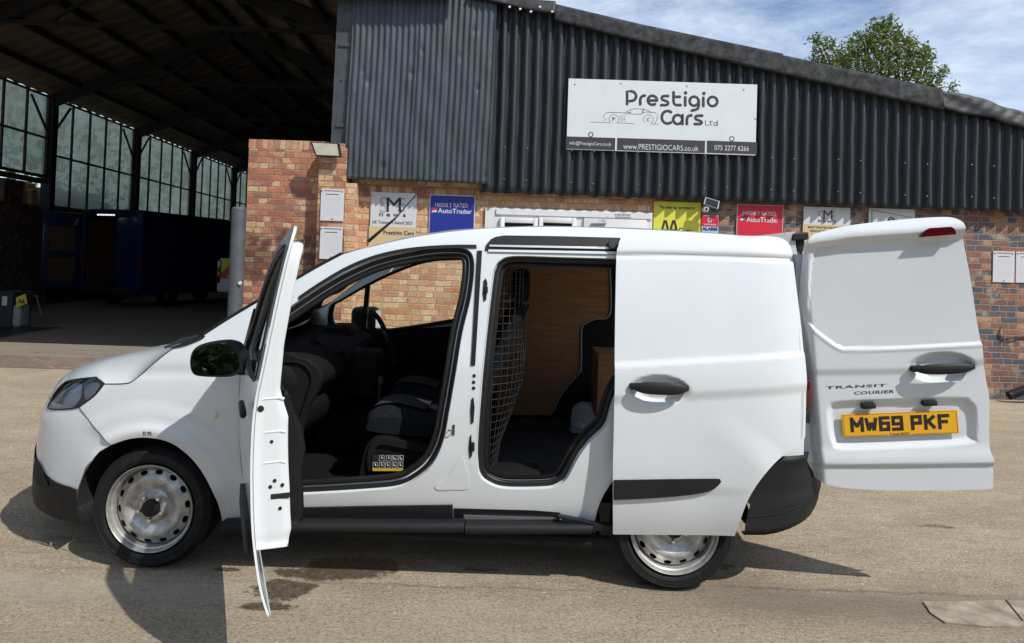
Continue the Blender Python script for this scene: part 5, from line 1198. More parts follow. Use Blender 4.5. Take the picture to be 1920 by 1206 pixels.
sheet('rubbing_strip', cr_loop([bp(VM, *p, SD) for p in ((1151, 900), (1151, 900), (1250, 898.5), (1340, 897.5), (1349, 899), (1351, 904), (1340, 915), (1324, 922), (1290, 928), (1220, 934), (1151, 937), (1151, 937))], True, 4), [], lambda x, z: SD(x, z)-.006, .02, .016, M['plastic'], sdoor, edge=.012)
# a small stone chip with its run
# ---------------------------------------------------------------- rear bumper, lamps
RB = lambda x, z: base(np.maximum(z, .45))-.022+.55*np.clip((x-2.93)/.36, 0, 1)**2.6
rb_px = [(1501, 846), (1504, 862), (1509, 874), (1522, 887), (1533, 900), (1539, 920), (1539, 935), (1536, 949), (1518, 965), (1466, 984), (1432, 991), (1398, 996.5), (1398, 996.5), (1397, 952), (1397, 952), (1410, 922), (1436, 885), (1466, 863), (1501, 846), ]
g = G(); R = []
def rbw(px, py): return bp(VM, px, py, RB)
BU = 3.315
rows = []
for f in np.linspace(0, 1, 14):        # height 0..1 bottom to top
    h = .285+f*(.655-.285); step = float(np.interp(h, [.28, .33, .42, .50, .545, .585, .655], [.035, .008, .0, .002, .035, .085, .115]))
    ue = float(np.interp(h, [.28, .34, .47, .565, .62, .665], [2.835, 2.840, 2.870, 2.925, 2.99, 3.07]))-(.030 if h < .44 else .08)
    U = BU-step; row = []
    for k in range(22):
        th = k/21*PI/2; t = math.sin(th)**(2/3.2); u = ue+(U-ue)*t; b = float(base(max(h, .5)))-.014; w = b+(.86-b)*(1-max(0, math.cos(th))**(2/3.2)); 
        row.append((u, w, h+.075*(1-f)*sstep(2.85, 3.25, u)))
    rows.append(row+[(q[0], WID-q[1], q[2]) for q in row[::-1][1:]])
rows = [[(p[0]-.05*0, p[1]+.05, p[2]-.0) for p in rows[0]]]+rows; rows.append([(p[0]-.03, p[1]+.03, p[2]-.004) for p in rows[-1]])
g.grid(rows); g.build('rear_bumper', M['plastic'], van, smooth='all', local=True)
g = G(); g.tube([(p[0]+.0, p[1]-.002, p[2]) for p in [[rows[int(4+k/21*3.2)][k][i]*(1-(4+k/21*3.2) % 1)+rows[int(4+k/21*3.2)+1][k][i]*((4+k/21*3.2) % 1) for i in range(3)] for k in range(0, 22)]], .0025, 5); g.build('bumper_crease', M['seal'], van, local=True)
u, h = bp(VM, 1516, 726, .03); g = G(); g.bbox(u-.06, u+.012, .02, .10, h-.10, h+.04, .01); g.build('rear_light', M['red_lens'], van, smooth=True, local=True)
g = G(); g.bbox(u-.05, u+.012, .025, .10, h-.17, h-.105, .008); g.build('rear_light_base', M['plastic'], van, smooth=True, local=True)
# ---------------------------------------------------------------- open rear doors
def rear_frame(pu, pw, ph, ang, tilt, hand=1):
    t = tilt; th = math.radians(ang); b = Vector((-math.sin(t), 0, math.cos(t))); c = Vector((math.cos(t), 0, math.sin(t))); a = Vector((0, hand, 0))
    A = a*math.cos(th)+c*math.sin(th); Cc = c*math.cos(th)-a*math.sin(th)
    Y = -Cc if hand == 1 else Cc
    m = Matrix(((A.x, Y.x, b.x, pu), (A.y, Y.y, b.y, pw), (A.z, Y.z, b.z, ph), (0, 0, 0, 1))); return m
RL = rear_frame(3.135, .035, 1.0, 97.5, .105); RM = VM @ RL
P0 = 0.0
r2 = lambda x, y, wf=P0: bp(RM, x, y, wf)
rec = cr_loop([r2(*p) for p in ((1529, 468), (1545, 463), (1600, 457), (1700, 449.5), (1830, 443), (1900, 440), (1900, 440), (1900, 640), (1900, 640), (1841, 643.5), (1700, 651), (1600, 654), (1577, 652), (1556, 640), (1522, 612), (1515.5, 600), (1516, 560), (1520, 500))], True, 4)
plr = cr_loop([r2(*p) for p in ((1553, 764), (1575, 752), (1690, 747), (1810, 745), (1822, 751), (1834, 767), (1835, 820), (1824, 834), (1700, 842), (1580, 845), (1560, 832), (1553, 800))], True, 4)
hz = r2(1766, 689); ppoly = rec
lowP = sorted([r2(*p) for p in ((1490, 868), (1511, 870), (1700, 869), (1864, 866.5), (1900, 866))]); shP = sorted([r2(*p) for p in ((1490, 697), (1690, 694), (1845, 676), (1900, 672))]); topP = sorted([r2(*p) for p in ((1490, 470), (1530, 462), (1600, 452), (1700, 446), (1806, 438), (1900, 436))])
def RW_(x, z):
    x, z = np.asarray(x, float), np.asarray(z, float)
    s_ = sdist(x, z, rec); r = .011*sstep(-.003, .009, s_)-.003*np.exp(-((s_+.010)/.008)**2)
    s2 = sdist(x, z, plr); r = r+.022*sstep(-.002, .035, s2)
    zl = np.interp(x, *[np.array(v) for v in zip(*lowP)]); r = r-.014*sstep(zl+.09, zl+.005, z)+.014*sstep(zl+.002, zl-.025, z)
    zs = np.interp(x, *[np.array(v) for v in zip(*shP)]); r = r+.009*sstep(zs+.015, zs-.03, z)
    zt_ = np.interp(x, *[np.array(v) for v in zip(*topP)]); r = r-.028*sstep(zt_-.012, zt_+.022, z)+.05*sstep(zt_+.03, zt_+.12, z)
    d = np.hypot((x-hz[0])/.155, (z-hz[1])/.075); r = r+.030*sstep(1.0, .6, d)
    r = r+.05*sstep(.025, -.03, x)**2+.03*np.clip((z-.25)/.4, 0, 1)**2*0
    return r
rd_px = [(1507, 480), (1511, 455), (1522, 441), (1545, 433.5), (1599, 422), (1692, 411.6), (1750, 407.5), (1782, 407.5), (1798, 414), (1804.5, 424), (1806, 440), (1806, 440), (1822, 524), (1834, 603), (1841, 642), (1845, 677), (1852, 720), (1857, 751), (1857, 839), (1864, 867), (1863.5, 918), (1863.5, 918), (1780, 921), (1692, 921), (1620, 919), (1576, 915), (1545, 907), (1525, 895), (1511, 877), (1508, 840), (1508, 760), (1506, 700), (1503, 620), (1504, 540)]
RDL = cr_loop([r2(*p) for p in rd_px], True, 4)
rdoor = sheet('rear_door', RDL, [], RW_, .009, 0, M['white'], van, ML=RL, edge=.009)
ribbon('door_return', RDL, RW_, .035, .012, M['white'], rdoor, d=.009)
sheet('door_inner_panel', offset(resample(RDL, .02), .013), [], lambda x, z: RW_(x, z)*0+.065, .06, .01, M['white_in'], rdoor, edge=.03)
handle(rdoor, hz[0], hz[1], lambda x, z: 0.0*x, L_=.255, hgt=.048)
sheet('brake_light', cr_loop([r2(*p) for p in ((1719.5, 445.5), (1719.5, 445.5), (1727, 434), (1737, 428.5), (1737, 428.5), (1776, 426), (1776, 426), (1783, 430), (1786.5, 440), (1786.5, 440))], True, 3), [], lambda x, z: -.036+0*x, .02, .02, M['red_lens'], rdoor, edge=.008)
# plate: axis aligned in the door frame
q = [r2(1579, 778), r2(1797.5, 770), r2(1801, 814), r2(1583, 821)]
px0, px1, pz0, pz1 = (q[0][0]+q[3][0])/2, (q[1][0]+q[2][0])/2, (q[2][1]+q[3][1])/2, (q[0][1]+q[1][1])/2
g = G(); g.bbox(px0, px1, .012, .018, pz0, pz1, .0015); pt = g.build('number_plate', M['yellow_plate'], rdoor, local=True)
fx = lambda x: px0+(px1-px0)*(x-257)/470.0; fz = lambda z: pz0+(pz1-pz0)*(1-(z-850)/96.0)
g = G()
def blk(g, s, xs, top=866, bot=925, w=None):
    """bold block characters from strokes"""
    GL = {'M': [(0, 0, 0, 1), (0, 1, .5, .35), (.5, .35, 1, 1), (1, 1, 1, 0)], 'W': [(0, 1, .22, 0), (.22, 0, .5, .6), (.5, .6, .78, 0), (.78, 0, 1, 1)],
          '6': [(0, 0, 0, 1), (0, 1, 1, 1), (0, 0, 1, 0), (1, 0, 1, .55), (1, .55, 0, .55)], '9': [(1, 0, 1, 1), (0, 1, 1, 1), (0, 1, 0, .45), (0, .45, 1, .45), (0, 0, 1, 0)],
          'P': [(0, 0, 0, 1), (0, 1, 1, 1), (1, 1, 1, .45), (1, .45, 0, .45)], 'K': [(0, 0, 0, 1), (0, .42, 1, 1), (.3, .58, 1, 0)], 'F': [(0, 0, 0, 1), (0, 1, 1, 1), (0, .5, .8, .5)]}
    for ch_, (x0, x1) in zip(s, xs):
        X0, X1 = fx(x0)+.007, fx(x1)-.007; Z0, Z1 = fz(bot)+.006, fz(top)-.006; k = 0
        for (a, b, c, d) in GL[ch_]:
            p1 = Vector((X0+(X1-X0)*a, 0, Z0+(Z1-Z0)*b)); p2 = Vector((X0+(X1-X0)*c, 0, Z0+(Z1-Z0)*d)); t_ = (p2-p1).normalized()*.0078; n_ = Vector((-t_.z, 0, t_.x)); k += 1
            y = .0115-.00005*k; e_ = t_*(1 if abs(t_.x*t_.z) < 1e-9 else .35); P = [p1-e_-n_, p1-e_+n_, p2+e_+n_, p2+e_-n_]; g.add([(p.x, y, p.z) for p in P], [(0, 1, 2, 3)])
blk(g, 'MW69PKF', ((290, 345), (350, 402), (408, 452), (460, 506), (537, 582), (590, 638), (646, 692)))
g.build('registration_characters', M['black_ink'], rdoor, local=True)
g = G(); text_loc(g, 'Transit NOW', fx(447), fz(944), fx(530), fz(934), .0114, .01)
for (a, b, c, d) in ((262, 853, 722, 854.2), (262, 941.5, 440, 942.7), (540, 941.5, 722, 942.7), (262, 853, 263.5, 942), (720.5, 853, 722, 942)): g.add([(fx(a), .0116, fz(b)), (fx(c), .0116, fz(b)), (fx(c), .0116, fz(d)), (fx(a), .0116, fz(d))], [(0, 1, 2, 3)])
g.build('plate_border', M['black_ink'], rdoor, local=True)
for (x0, x1, y0, y1) in ((1617, 1642, 756.5, 769), (1731, 1757, 751, 763.5)):
    a, b = r2(x0, y1), r2(x1, y0); g = G(); g.bbox(a[0], b[0], -.006, .03, a[1]+.004, b[1], .005); g.build('plate_light', M['plastic'], rdoor, smooth=True, local=True)
def badge(s, p0, p1, sl):
    a, b = r2(*p0), r2(*p1); v, f = text_verts(s, .035, 1.15); g = G(); zz = [(a[0]+(b[0]-a[0])*q[0]+sl*(q[1]), a[1]+(b[1]-a[1])*q[1]) for q in v]; n_ = len(v)
    g.add([(x, .009, z) for x, z in zz], f); g.add([(x+.0016, .0087, z+.0006) for x, z in zz], f); g.build('badge_lettering', mat('badge_chrome', (.09, .09, .095), .4, metal=.4), rdoor, local=True)
badge('TRANSIT', (1548, 731), (1662, 720.5), .004); badge('COURIER', (1601, 741.5), (1677, 732), .004)
# far rear door
RL2 = rear_frame(3.10, WID-.03, 1.0, 92, .105, -1)
g = G()
o2 = sheet('rear_door', cr_loop([(.0, -.5), (.0, -.5), (0, .45), (.05, .66), (.15, .72), (.62, .745), (.62, .745), (.66, .40), (.70, 0), (.70, -.5), (.70, -.5)], True, 4), [], lambda x, z: 0*x-.03*sstep(.62, .75, z), .05, .05, M['white'], van, ML=RL2, edge=.03)
g = G(); g.bbox(.60, .72, -.03, .04, .68, .735, .01); g.bbox(.64, .70, .0, .05, .60, .70, .01); g.build('door_latch', M['plastic'], o2, local=True)
g = G(); g.bbox(3.08, 3.16, .10, .16, 1.48, 1.60, .01); g.tube([(3.10, .12, 1.55), (3.24, .10, 1.545)], .02, 8); g.build('hinge_bracket', M['plastic'], van, smooth=True, local=True)
g = G(); g.box(3.06, 3.09, .10, .20, .5, 1.6); g.build('rear_pillar', M['white_in'], van, local=True)

# ---------------------------------------------------------------- open front door, seen almost edge on
bD = lambda z: base(z)-.030*(np.asarray(z, float)-.95)
HU = .440; HW = .015
FL = Matrix.Translation((HU, HW, 0)) @ Matrix.Rotation(math.radians(-FANG), 4, 'Z') @ Matrix.Translation((-HU, -HW, 0))
# closed outline in van coordinates
U1 = 1.565
low = .292
def dw(x, z): return bD(z)-.004+0*np.asarray(x, float)+.010*sstep(.42, .30, z)*0
od = cr_loop([(.495, low+.035), (.495, low+.035), (.55, low+.012), (1.0, low), (1.525, low-.005), (1.525, low-.005), (1.528, .60), (1.535, .85), (1.545, 1.05), (1.570, 1.30), (1.585, 1.50), (1.572, 1.575), (1.520, 1.612), (1.520, 1.612), (1.36, 1.590), (1.15, 1.548), (.95, 1.465), (.75, 1.325), (.56, 1.155), (.488, 1.06), (.488, 1.06), (.474, .85), (.478, .6)], True, 4)
win = cr_loop([(.60, 1.075), (.60, 1.075), (.80, 1.250), (.98, 1.395), (1.15, 1.48), (1.30, 1.525), (1.43, 1.54), (1.47, 1.52), (1.48, 1.47), (1.455, 1.25), (1.425, 1.075), (1.425, 1.075), (1.3, 1.055), (1.0, 1.045)], True, 4)
fdoor = sheet('front_door', od, [win], dw, .022, 0, M['white'], van, ML=FL, edge=.014)
# inner pressing: set in from the skin edge, 0.10 deep
idl = cr_loop([(.50, .52), (.50, .52), (1.0, .505), (1.45, .50), (1.482, .525), (1.488, .62), (1.492, .85), (1.50, 1.05), (1.52, 1.30), (1.525, 1.48), (1.500, 1.545), (1.43, 1.560), (1.30, 1.548), (1.12, 1.505), (.95, 1.425), (.75, 1.29), (.58, 1.125), (.51, 1.04), (.49, .85)], True, 4)
# the shut face: from the skin flange to the inner loop
def depth(z): return np.interp(z, [.48, .56, .70, .95, 1.05, 1.2, 1.5], [.10, .125, .125, .115, .075, .058, .050])
L0 = resample(idl, .015); R = []
for j, f in enumerate((0, .06, .35, .7, .94, 1.0)):
    d = depth(L0[:, 1])*f; sh_ = {0: -.018, 1: 0.0}.get(j, .0 if j < 4 else (.004 if j == 4 else .016)); a = offset(L0, sh_)
    R.append([(p[0], q, p[1]) for p, q in zip(a, bD(L0[:, 1])+.002+d)])
g = G(); g.grid(R, True); g.build('door_shut_face', M['white'], fdoor, smooth='all', local=True, recalc=True)
R = [[(p[0], q, p[1]) for p, q in zip(resample(od, .02), dw(*resample(od, .02).T))]]
ribbon('skin_return', od, dw, .010, .006, M['white'], fdoor, steps=2, d=.014)
sheet('skin_flange', od, [offset(resample(idl, .02), .01)], lambda x, z: dw(x, z)+.010, .05, 0, M['white'], fdoor, edge=.02)
ring_tube('window_seal', win, dw, .010, M['seal'], fdoor, dy=.004); ring_tube('window_seal', offset(resample(win, .02), -.004), dw, .010, M['seal'], fdoor, dy=.05)
sheet('window_reveal', offset(resample(win, .02), -.03), [offset(resample(win, .02), .002)], lambda x, z: dw(x, z)+.055, .05, .003, M['seal2'], fdoor, edge=.03)
sheet('window_glass', offset(resample(win, .03), -.004), [], lambda x, z: dw(x, z)+.022, .12, 0, M['glass'], fdoor, edge=.04)
# rubber on the upper frame and quarter-window post
tri = cr_loop([(.475, 1.02), (.475, 1.02), (.53, 1.135), (.68, 1.27), (.70, 1.20), (.64, 1.06), (.64, 1.06)], True, 3)
sheet('mirror_base_trim', tri, [], lambda x, z: dw(x, z)-.008, .05, .012, M['plastic'], fdoor)
# dark inner trim card
card = cr_loop([(.56, .58), (.56, .58), (1.0, .56), (1.40, .55), (1.435, .58), (1.44, .66), (1.44, .80), (1.44, .98), (1.42, 1.03), (1.2, 1.0), (.9, 1.01), (.62, 1.0), (.56, .95)], True, 4)
L0 = resample(card, .02); R = []
dep = lambda z: np.interp(z, [.54, .6, .66, .74, .82, .9, .97, 1.04], [.160, .175, .175, .172, .185, .170, .135, .11])
for j, (f, s_) in enumerate(((0, 0), (.8, 0), (1.0, .02))): a = offset(L0, s_); R.append([(p[0], q, p[1]) for p, q in zip(a, bD(L0[:, 1])+.10+(dep(L0[:, 1])-.10)*f)])
g = G(); g.grid(R, True); g.build('door_card_edge', M['trim2'], fdoor, smooth=True, local=True)
sheet('door_card', offset(L0, .02), [], lambda x, z: bD(z)+dep(z), .04, .004, M['trim'], fdoor)
# latch, holes and rubber plugs on the shut face
def face(z, f): zz = float(z); i = np.argmin(abs(L1[:, 1]-zz)+np.where(L1[:, 0] < 1.2, 9, 0)); return (L1[i, 0]-.001, float(bD(zz)+depth(zz)*f))
L1 = resample(idl, .004)
for z, f, r in ((.985, .22, .011), (.87, .55, .006), (.735, .62, .0065), (.715, .50, .0065), (.718, .82, .0065), (.638, .74, .0065)):
    x, y = face(z, f); g = G(); g.lathe([(0, -.0012), (r, -.001), (r, .001)], (0, 0, 0), 14, M=Matrix.Translation((x+.0015, y, z)) @ Matrix.Rotation(PI/2, 4, 'Z')); g.build('plug', M['dark'], fdoor, local=True)
for zb_ in (1.02, .905, .80):
    x, y = face(zb_, .55); g = G(); g.tube([(x-.006, y-.035, zb_-.008), (x-.0035, y-.02, zb_-.002), (x-.0035, y+.03, zb_), (x-.006, y+.045, zb_-.006)], .0065, 10); g.build('pressed_rib', M['white'], fdoor, smooth=True, local=True)
x, y = face(.68, .78); g = G(); g.bbox(x-.003, x+.003, y-.035, y+.030, .672, .690, .002); g.build('latch', M['dark'], fdoor, local=True)
g = G(); g.tube([(.46, .05, .70), (.40, .03, .70)], .02, 6); g.bbox(.44, .47, .03, .10, .86, .93, .006); g.bbox(.44, .47, .03, .10, .50, .57, .006); g.build('door_hinge', M['white_in'], van, local=True)
g = G(); g.bbox(1.26, 1.46, -.052, -.030, .945, .975, .010); g.build('handle', M['plastic'], fdoor, smooth=True, local=True)
g = G(); g.bbox(.98, 1.50, -.022, .0, .50, .585, .006); g.build('rubbing_strip', M['plastic'], fdoor, smooth=True, local=True)
# door mirror: housing opens towards the rear of the van when closed; here it faces the viewer
DM = VM @ FL
mc = onZ(405, 676, 0); MYv = 3.02                      # distance of the mirror from the viewer
def mirror_pts(pts, Y): return [onY(a, b, Y) for a, b in pts]
hs_px = [(356, 668), (362, 655), (376, 646), (400, 640), (425, 638.5), (437, 643), (447, 656), (455, 672), (456, 690), (447, 700), (432, 707), (400, 708), (370, 706), (359, 699), (355, 684)]
H0 = [Vector(q) for q in (Vector((*p, 0)) for p in cr_loop(hs_px, True, 3))]
n_ = len(H0); cx_, cy_ = 406, 676; R = []
for (dy, sc_, sx) in ((.0, .86, 0), (.0, .97, 0), (.012, 1.0, 0), (.05, .99, 1), (.10, .86, 4), (.15, .60, 8), (.17, .2, 12)): R.append([onY(cx_+(p.x-cx_)*sc_+sx, cy_+(p.y-cy_)*sc_, MYv)+Vector((0, dy, 0)) for p in H0])
g = G(); g.grid(R, True); dm = g.build('door_mirror', M['plastic'], fdoor, smooth=True)
def mirror_plane(f):
    # glass is angled a little outwards
    return [onY(cx_+(p.x-cx_)*f-1.5, cy_+(p.y-cy_)*f-.5, MYv)+Vector((0, .008+(p.x-cx_)*.00028+(p.y-cy_)*-.00019, 0)) for p in H0]
g = G(); v = mirror_plane(.87); g.add(v+[sum(v, Vector())/n_], [(i, (i+1) % n_, n_) for i in range(n_)]); g.build('mirror_glass', mat('mirror_silver', (.62, .66, .64), .015, metal=1), fdoor)
g = G(); g.bar(onY(452, 688, MYv+.08), onY(470, 690, MYv+.16), .07, .05); g.bar(onY(350, 703, MYv+.03), onY(362, 699, MYv+.03), .03, .03) if False else None; g.build('mirror_arm', M['plastic'], dm)

# ---------------------------------------------------------------- tree beyond the roof
def leaf_mat(name, a, b):
    m = bpy.data.materials.new(name); m.use_nodes = True; t = m.node_tree; p = t.nodes['Principled BSDF']; p.inputs['Roughness'].default_value = .55
    g_ = N(t, 'ShaderNodeNewGeometry'); n = N(t, 'ShaderNodeTexNoise', inp={'Scale': 2.2, 'Detail': 3}); L(t, g_.outputs['Position'], n.inputs['Vector'])
    ad = N(t, 'ShaderNodeMath', operation='ADD'); L(t, n.outputs['Fac'], ad.inputs[0]); rd_ = N(t, 'ShaderNodeMath', operation='MULTIPLY_ADD', inp={1: .5, 2: -.25}); L(t, g_.outputs['Random Per Island'], rd_.inputs[0]); L(t, rd_.outputs[0], ad.inputs[1])
    mx = N(t, 'ShaderNodeMix', data_type='RGBA'); mx.inputs[6].default_value = (*a, 1); mx.inputs[7].default_value = (*b, 1); L(t, ad.outputs[0], mx.inputs[0]); L(t, mx.outputs[2], p.inputs['Base Color'])
    tr = N(t, 'ShaderNodeBsdfTranslucent'); L(t, mx.outputs[2], tr.inputs[0]); ms = N(t, 'ShaderNodeMixShader', inp={0: .3}); out = [q for q in t.nodes if q.type == 'OUTPUT_MATERIAL'][0]
    L(t, p.outputs[0], ms.inputs[1]); L(t, tr.outputs[0], ms.inputs[2]); L(t, ms.outputs[0], out.inputs[0]); return m
M['leaf'] = leaf_mat('tree_leaves', (.065, .10, .02), (.20, .25, .06))
YT = 19.0; base_ = onY(1655, 300, YT)
tree = thing('tree', 'green broadleaf tree rising behind the sloping roof', 'tree', (base_.x, YT, 0))
g = G(); tx = base_.x; g.tube([(tx, YT, 0), (tx+.1, YT, 2.2), (tx-.05, YT, 4.2), (tx, YT, 6.0)], [.24, .2, .14, .06], 10)
random.seed(12)
tips = [(1655, 48, 30), (1640, 85, 42), (1600, 95, 32), (1545, 92, 26), (1532, 118, 20), (1570, 115, 34), (1690, 92, 38), (1720, 110, 30), (1738, 112, 20), (1700, 140, 45), (1650, 130, 50), (1600, 135, 45), (1755, 140, 24), (1745, 162, 26), (1785, 163, 12), (1670, 62, 26), (1625, 75, 24), (1705, 80, 18), (1560, 135, 30), (1530, 75, 14), (1740, 90, 9)]
blobs = []
for (a, b, r) in tips:
    p = onY(a, b, YT); rr = r*.86/F*YT; blobs.append((p, rr)); g.tube([(tx, YT, 3.4+random.random()), ((tx+p.x)/2, YT+random.uniform(-.3, .3), (4.2+p.z)/2), p], [.07, .04, .012], 5)
for k in range(26): p = Vector((tx+random.uniform(-2.2, 2.2), YT+random.uniform(-1.6, 1.6), random.uniform(2.6, 5.0))); blobs.append((p, random.uniform(.5, .9)))
g.build('trunk', M['bark'], tree, smooth=True)
g = G()
def leaf(g, p, s_):
    a = Vector((random.gauss(0, 1), random.gauss(0, 1), random.gauss(0, .7))).normalized(); n_ = (Vector((random.gauss(0, 1), random.gauss(0, 1), random.gauss(.8, 1)))).normalized(); b = a.cross(n_).normalized()
    g.add([p-a*s_, p+b*s_*.42+a*s_*.1, p+a*s_, p-b*s_*.42+a*s_*.1], [(0, 1, 2, 3)])
for (p, rr) in blobs:
    nl = int(235*(rr/.5)**2) if p.z > 5 else 120
    for k in range(nl):
        # sprays of leaves
        d = Vector((random.gauss(0, 1), random.gauss(0, 1), random.gauss(0, 1))).normalized()*rr*random.random()**.45; d.y *= 1.2
        c = p+d
        for q in range(3): leaf(g, c+Vector((random.gauss(0, .05), random.gauss(0, .05), random.gauss(0, .05))), random.uniform(.035, .08))
g.build('crown', M['leaf'], tree, recalc=False)

# ---------------------------------------------------------------- things inside the shed
bluem = mat('dark_blue_paint', (.005, .015, .075), .3, coat=.5)
BX, BY = onY(205, 576, 19.4).x, 19.4
Mb = Matrix.Translation((BX, BY, 0)) @ Matrix.Rotation(math.radians(-14), 4, 'Z')
bv = thing('blue_van', 'tall dark blue van parked in the shed with its rear doors open', 'van', M=Mb)
g = G()
def van_sec(y, w, h0, h1, top_in): return [(-w, y, h0), (-w, y, 1.3), (-w+top_in, y, h1-.12), (-w+top_in+.12, y, h1), (w-top_in-.12, y, h1), (w-top_in, y, h1-.12), (w, y, 1.3), (w, y, h0)]
secs = [van_sec(0, 1.0, .42, 2.68, .12), van_sec(3.9, 1.0, .42, 2.68, .12), van_sec(4.5, 1.0, .42, 2.5, .16), van_sec(5.3, .98, .42, 1.55, .1), van_sec(6.0, .93, .42, 1.15, .1)]
g.grid(secs); g.add([(-1, 0.02, .42), (1, .02, .42), (1, 5.9, .42), (-1, 5.9, .42)], [(0, 1, 2, 3)]); g.add(secs[-1], [tuple(range(8))])
b_ = g.build('body', bluem, bv, local=True); md = b_.modifiers.new('t', 'SOLIDIFY'); md.thickness = .04
g = G()
for (x0, x1, z0, z1) in ((-1, -.86, .45, 2.6), (.86, 1, .45, 2.6), (-.859, .859, 2.50, 2.66), (-.859, .859, .42, .56)): g.bbox(x0, x1, -.03, .05, z0, z1, .01)
g.build('rear_frame', bluem, bv, local=True)
lin = mat('van_ply_lining', (.075, .045, .022), .7)
g = G(); g.box(-.86, -.84, .06, 3.5, .56, 2.4); g.box(.84, .86, .06, 3.5, .56, 2.4); g.box(-.8, .8, 3.4, 3.45, .5, 2.5); g.build('ply_lining', lin, bv, local=True)
g = G()
for k in range(7): g.bbox(-.45+random.uniform(-.05, .05), .2, .8, 1.2, .56+k*.25, .56+k*.25+.18, .02)
g.tube([(-.35, .7, .6), (-.35, .7, 2.2)], .05, 6); g.tube([(.15, .7, .6), (.15, .7, 2.2)], .05, 6); g.build('racking', M['seal'], bv, local=True)
g = G()
for k in range(7): g.box(-.50+k*.085, -.435+k*.085, -.04, -.035, 2.50, 2.54)
g.build('load_light', mat('lamp_strip', (.9, .9, .9), .5, emit=(1, 1, 1), es=.8), bv, local=True)
for s_, an in ((-1, 62), (1, 8)):
    Md = Matrix.Translation((s_*1.0, -.03, 0)) @ Matrix.Rotation(math.radians(s_*an*1.0), 4, 'Z')
    if s_ == -1: Md = Matrix.Translation((-1.0, -.03, 0)) @ Matrix.Rotation(math.radians(-115), 4, 'Z')
    else: Md = Matrix.Translation((1.0, -.03, 0)) @ Matrix.Rotation(math.radians(180-8), 4, 'Z')
    g = G(); g.bbox(0, .95, -.03, .03, .50, 2.55, .02); dd = g.build('rear_door', bluem, bv, local=True, ML=Md, smooth=True)
    g = G()
    if s_ == -1: g.bbox(.16, .80, .031, .036, .70, 1.32, .01); g.bbox(.18, .78, .031, .036, 1.48, 2.15, .01); g.build('door_lining', lin, dd, local=True)
for s_ in (-1, 1):
    g = G(); g.bbox(s_*.95-.06, s_*.95+.06, -.06, .06, .95, 1.45, .015); g.build('rear_light', M['red_lens'], bv, local=True, smooth=True)
    for yy in (1.1, 4.9):
        g = G(); g.lathe([(.18, -.02), (.22, -.08), (.30, -.11), (.345, -.09), (.355, -.02), (.355, .02), (.345, .09), (.18, .1)], (0, 0, 0), 28, M=Matrix.Translation((s_*.92, yy, .355)) @ Matrix.Rotation(PI/2, 4, 'Z')); g.build('wheel', M['rubber'], bv, smooth=True, local=True)
g = G(); g.bbox(-.9, .9, -.12, .0, .35, .5, .03); g.build('rear_bumper', M['plastic'], bv, smooth=True, local=True)
# white recovery vehicle behind the bollard, chevrons on its tail
rx, ry = onY(428, 520, 17.5).x, 17.5
rv = thing('recovery_truck', 'white truck tail with yellow and red chevrons behind the grey post', 'truck', (rx, ry, 0))
wz = lambda py: onY(425, py, ry).z; wx = lambda px: onY(px, 500, ry).x
g = G(); g.bbox(wx(406), wx(406)+2.0, ry, ry+4, wz(549), wz(520), .08); g.bbox(wx(409), wx(409)+1.9, ry+.05, ry+4, wz(519), wz(484), .04); g.build('body', M['paper'], rv, smooth=True)
g = G(); g.bbox(wx(412), wx(412)+1.8, ry+1.0, ry+4, wz(486), wz(405), .05); g.build('crane_body', bluem, rv, smooth=True)
cv = (wx(414), wx(414)+1.7, wz(520), wz(486)); g = G(); g.box(cv[0], cv[1], ry+.02, ry+.04, cv[2], cv[3]); cvo = g.build('chevron_board', mat('hi_vis_yellow', (.50, .62, .02), .5), rv)
g = G()
for k in range(4):
    x = cv[0]-.1+k*.5; a = max(cv[0], x); g.add([(x+.02, ry+.015, cv[2]), (x+.22, ry+.015, cv[2]), (x+.22+.42, ry+.015, cv[3]), (x+.02+.42, ry+.015, cv[3])], [(0, 1, 2, 3)])
g.build('chevron_stripes', M['red'], cvo)
g = G(); g.bbox(wx(406.5), wx(414), ry-.03, ry+.04, wz(531), wz(489), .015); g.build('rear_light', M['red_lens'], rv, smooth=True)
for dx in (.35, 1.6): g = G(); g.lathe([(.1, -.1), (.3, -.12), (.36, -.08), (.36, .08), (.3, .12), (.1, .1)], (0, 0, 0), 24, M=Matrix.Translation((wx(406)+dx, ry+1.1, .36)) @ Matrix.Rotation(PI/2, 4, 'Z')); g.build('wheel', M['rubber'], rv, smooth=True)
# left corner: bin, container, yellow lettered board on a trestle
YBn = 13.6
def Y_(px, py, Y=YBn): return onY(px, py, Y)
b0, b1 = Y_(-22, 612), Y_(24, 548)
wb = thing('rubbish_bin', 'dark plastic bin with a paper label at the left edge', 'bin', (b0.x, YBn, 0))
g = G(); R = []
for f, k in ((0, .86), (.9, 1.0), (1.0, 1.06), (1.001, .9)):
    cxm = (b0.x+b1.x)/2; hw = (b1.x-b0.x)/2*k; z = b1.z*f; R.append([(cxm+sx*hw, YBn+.3+sy*.3*k, z) for sx, sy in ((-1, -1), (1, -1), (1, 1), (-1, 1))])
g.grid(R, True); g.f.append((12, 13, 14, 15)); g.build('bin_body', mat('bin_grey', (.03, .034, .036), .6), wb)
g = G(); a, b = Y_(3, 573, YBn-.02), Y_(13, 556, YBn-.02); g.box(a.x, b.x, YBn-.012, YBn-.008, a.z, b.z); g.build('bin_label', M['paper'], wb)
cn_ = thing('plastic_container', 'pale plastic container standing beside the dark bin', 'container', Y_(27, 600))
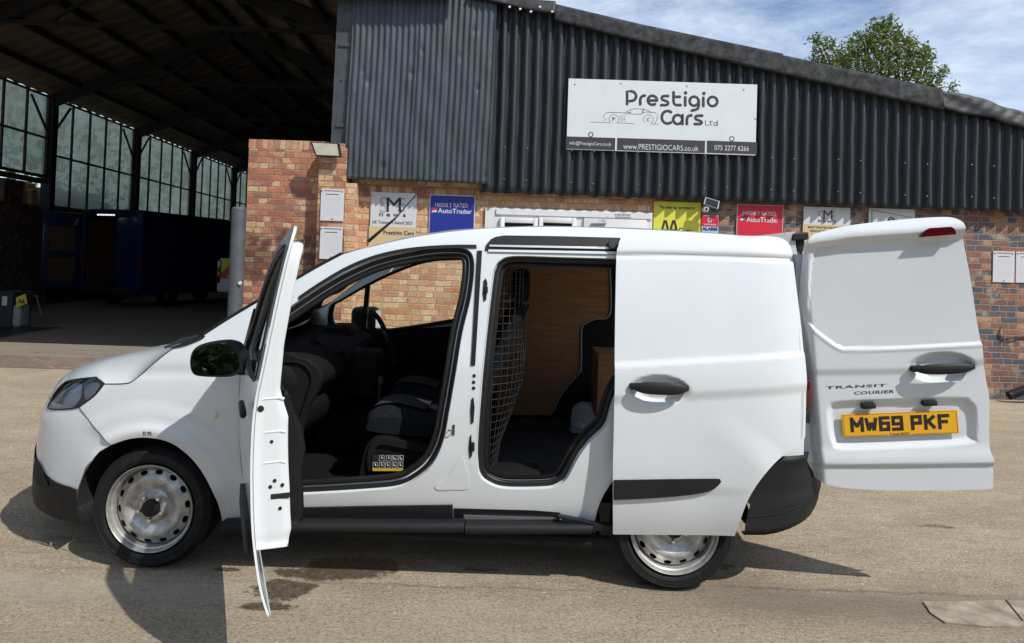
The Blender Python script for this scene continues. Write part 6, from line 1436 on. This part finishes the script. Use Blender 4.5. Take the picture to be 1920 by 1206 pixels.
a, b = Y_(17, 606), Y_(35, 572); g = G(); g.bbox(a.x, b.x, YBn+.05, YBn+.35, .0, b.z, .05, seg=3); g.lathe([(0, .05), (.03, .05), (.035, 0)], ((a.x+b.x)/2, YBn+.2, b.z), 12, 'z'); g.build('container_body', mat('container_plastic', (.3, .3, .28), .5), cn_, smooth=True)
ab = thing('yellow_board', 'small yellow lettered board leaning on a thin metal trestle', 'board', Y_(40, 590))
P = [Y_(30, 558), Y_(47, 551), Y_(51, 569), Y_(31, 577)]; g = G(); quadbox(g, P, 0, .02); g.build('board', mat('board_yellow', (.62, .52, .02), .5), ab)
text_ = G(); text_px(text_, 'AA', 34, 560, 47, 570, YBn-.004, .04); text_.build('lettering', M['black_ink'], ab)
tr2 = thing('metal_trestle', 'thin legged metal trestle standing behind the yellow board', 'trestle', Y_(62, 592, 14.2))
g = G()
for (a, b) in (((50, 552), (60, 592)), ((68, 556), (78, 592)), ((50, 552), (70, 556)), ((36, 550), (44, 590))): g.tube([Y_(*a, 14.2), Y_(*b, 14.2)], .012, 6)
g.build('trestle_frame', M['alloy'], tr2)
g = G(); q = [onZ(x, y) for x, y in ((-200, 614), (118, 614), (60, 622), (0, 634), (-200, 640))]; g.add([(p.x, p.y, .012) for p in q], [(0, 1, 2, 3, 4)]); tag(g.build('rubber_mat', M['seal']), 'black rubber mat on the shed floor at the left', 'mat')
g = G()
for k in range(3): a = Y_(-30+k*14, 480, 21); g.bbox(a.x, a.x+1.0, 21, 21.6, 0, 1.2+.25*k, .03)
tag(g.build('cabinet', M['shed_steel'], None), 'dark cabinets against the back of the shed wall', 'cabinet')

# trees across the yard, behind the viewer (they show in the door mirror)
random.seed(31); g = G()
for q in range(26000):
    x = random.uniform(-28, 26); h = 7.2+1.6*math.sin(x*.5)+math.sin(x*1.7); c = Vector((x, -19+random.uniform(-1.5, 1.5)+math.sin(x)*.6, h*random.random()**.8)); leaf(g, c, random.uniform(.12, .30))
for k in range(27): x = -27+k*2; g.box(x-1.2, x+1.2, -20.6, -19.8, 0, 4.6+1.2*math.sin(k*1.9))
o = g.build('hedge', leaf_mat('hedge_leaves_dark', (.025, .045, .012), (.07, .10, .03)), recalc=False); tag(o, 'dark green tree line across the yard, reflected in the door mirror', 'hedge', kind='stuff')
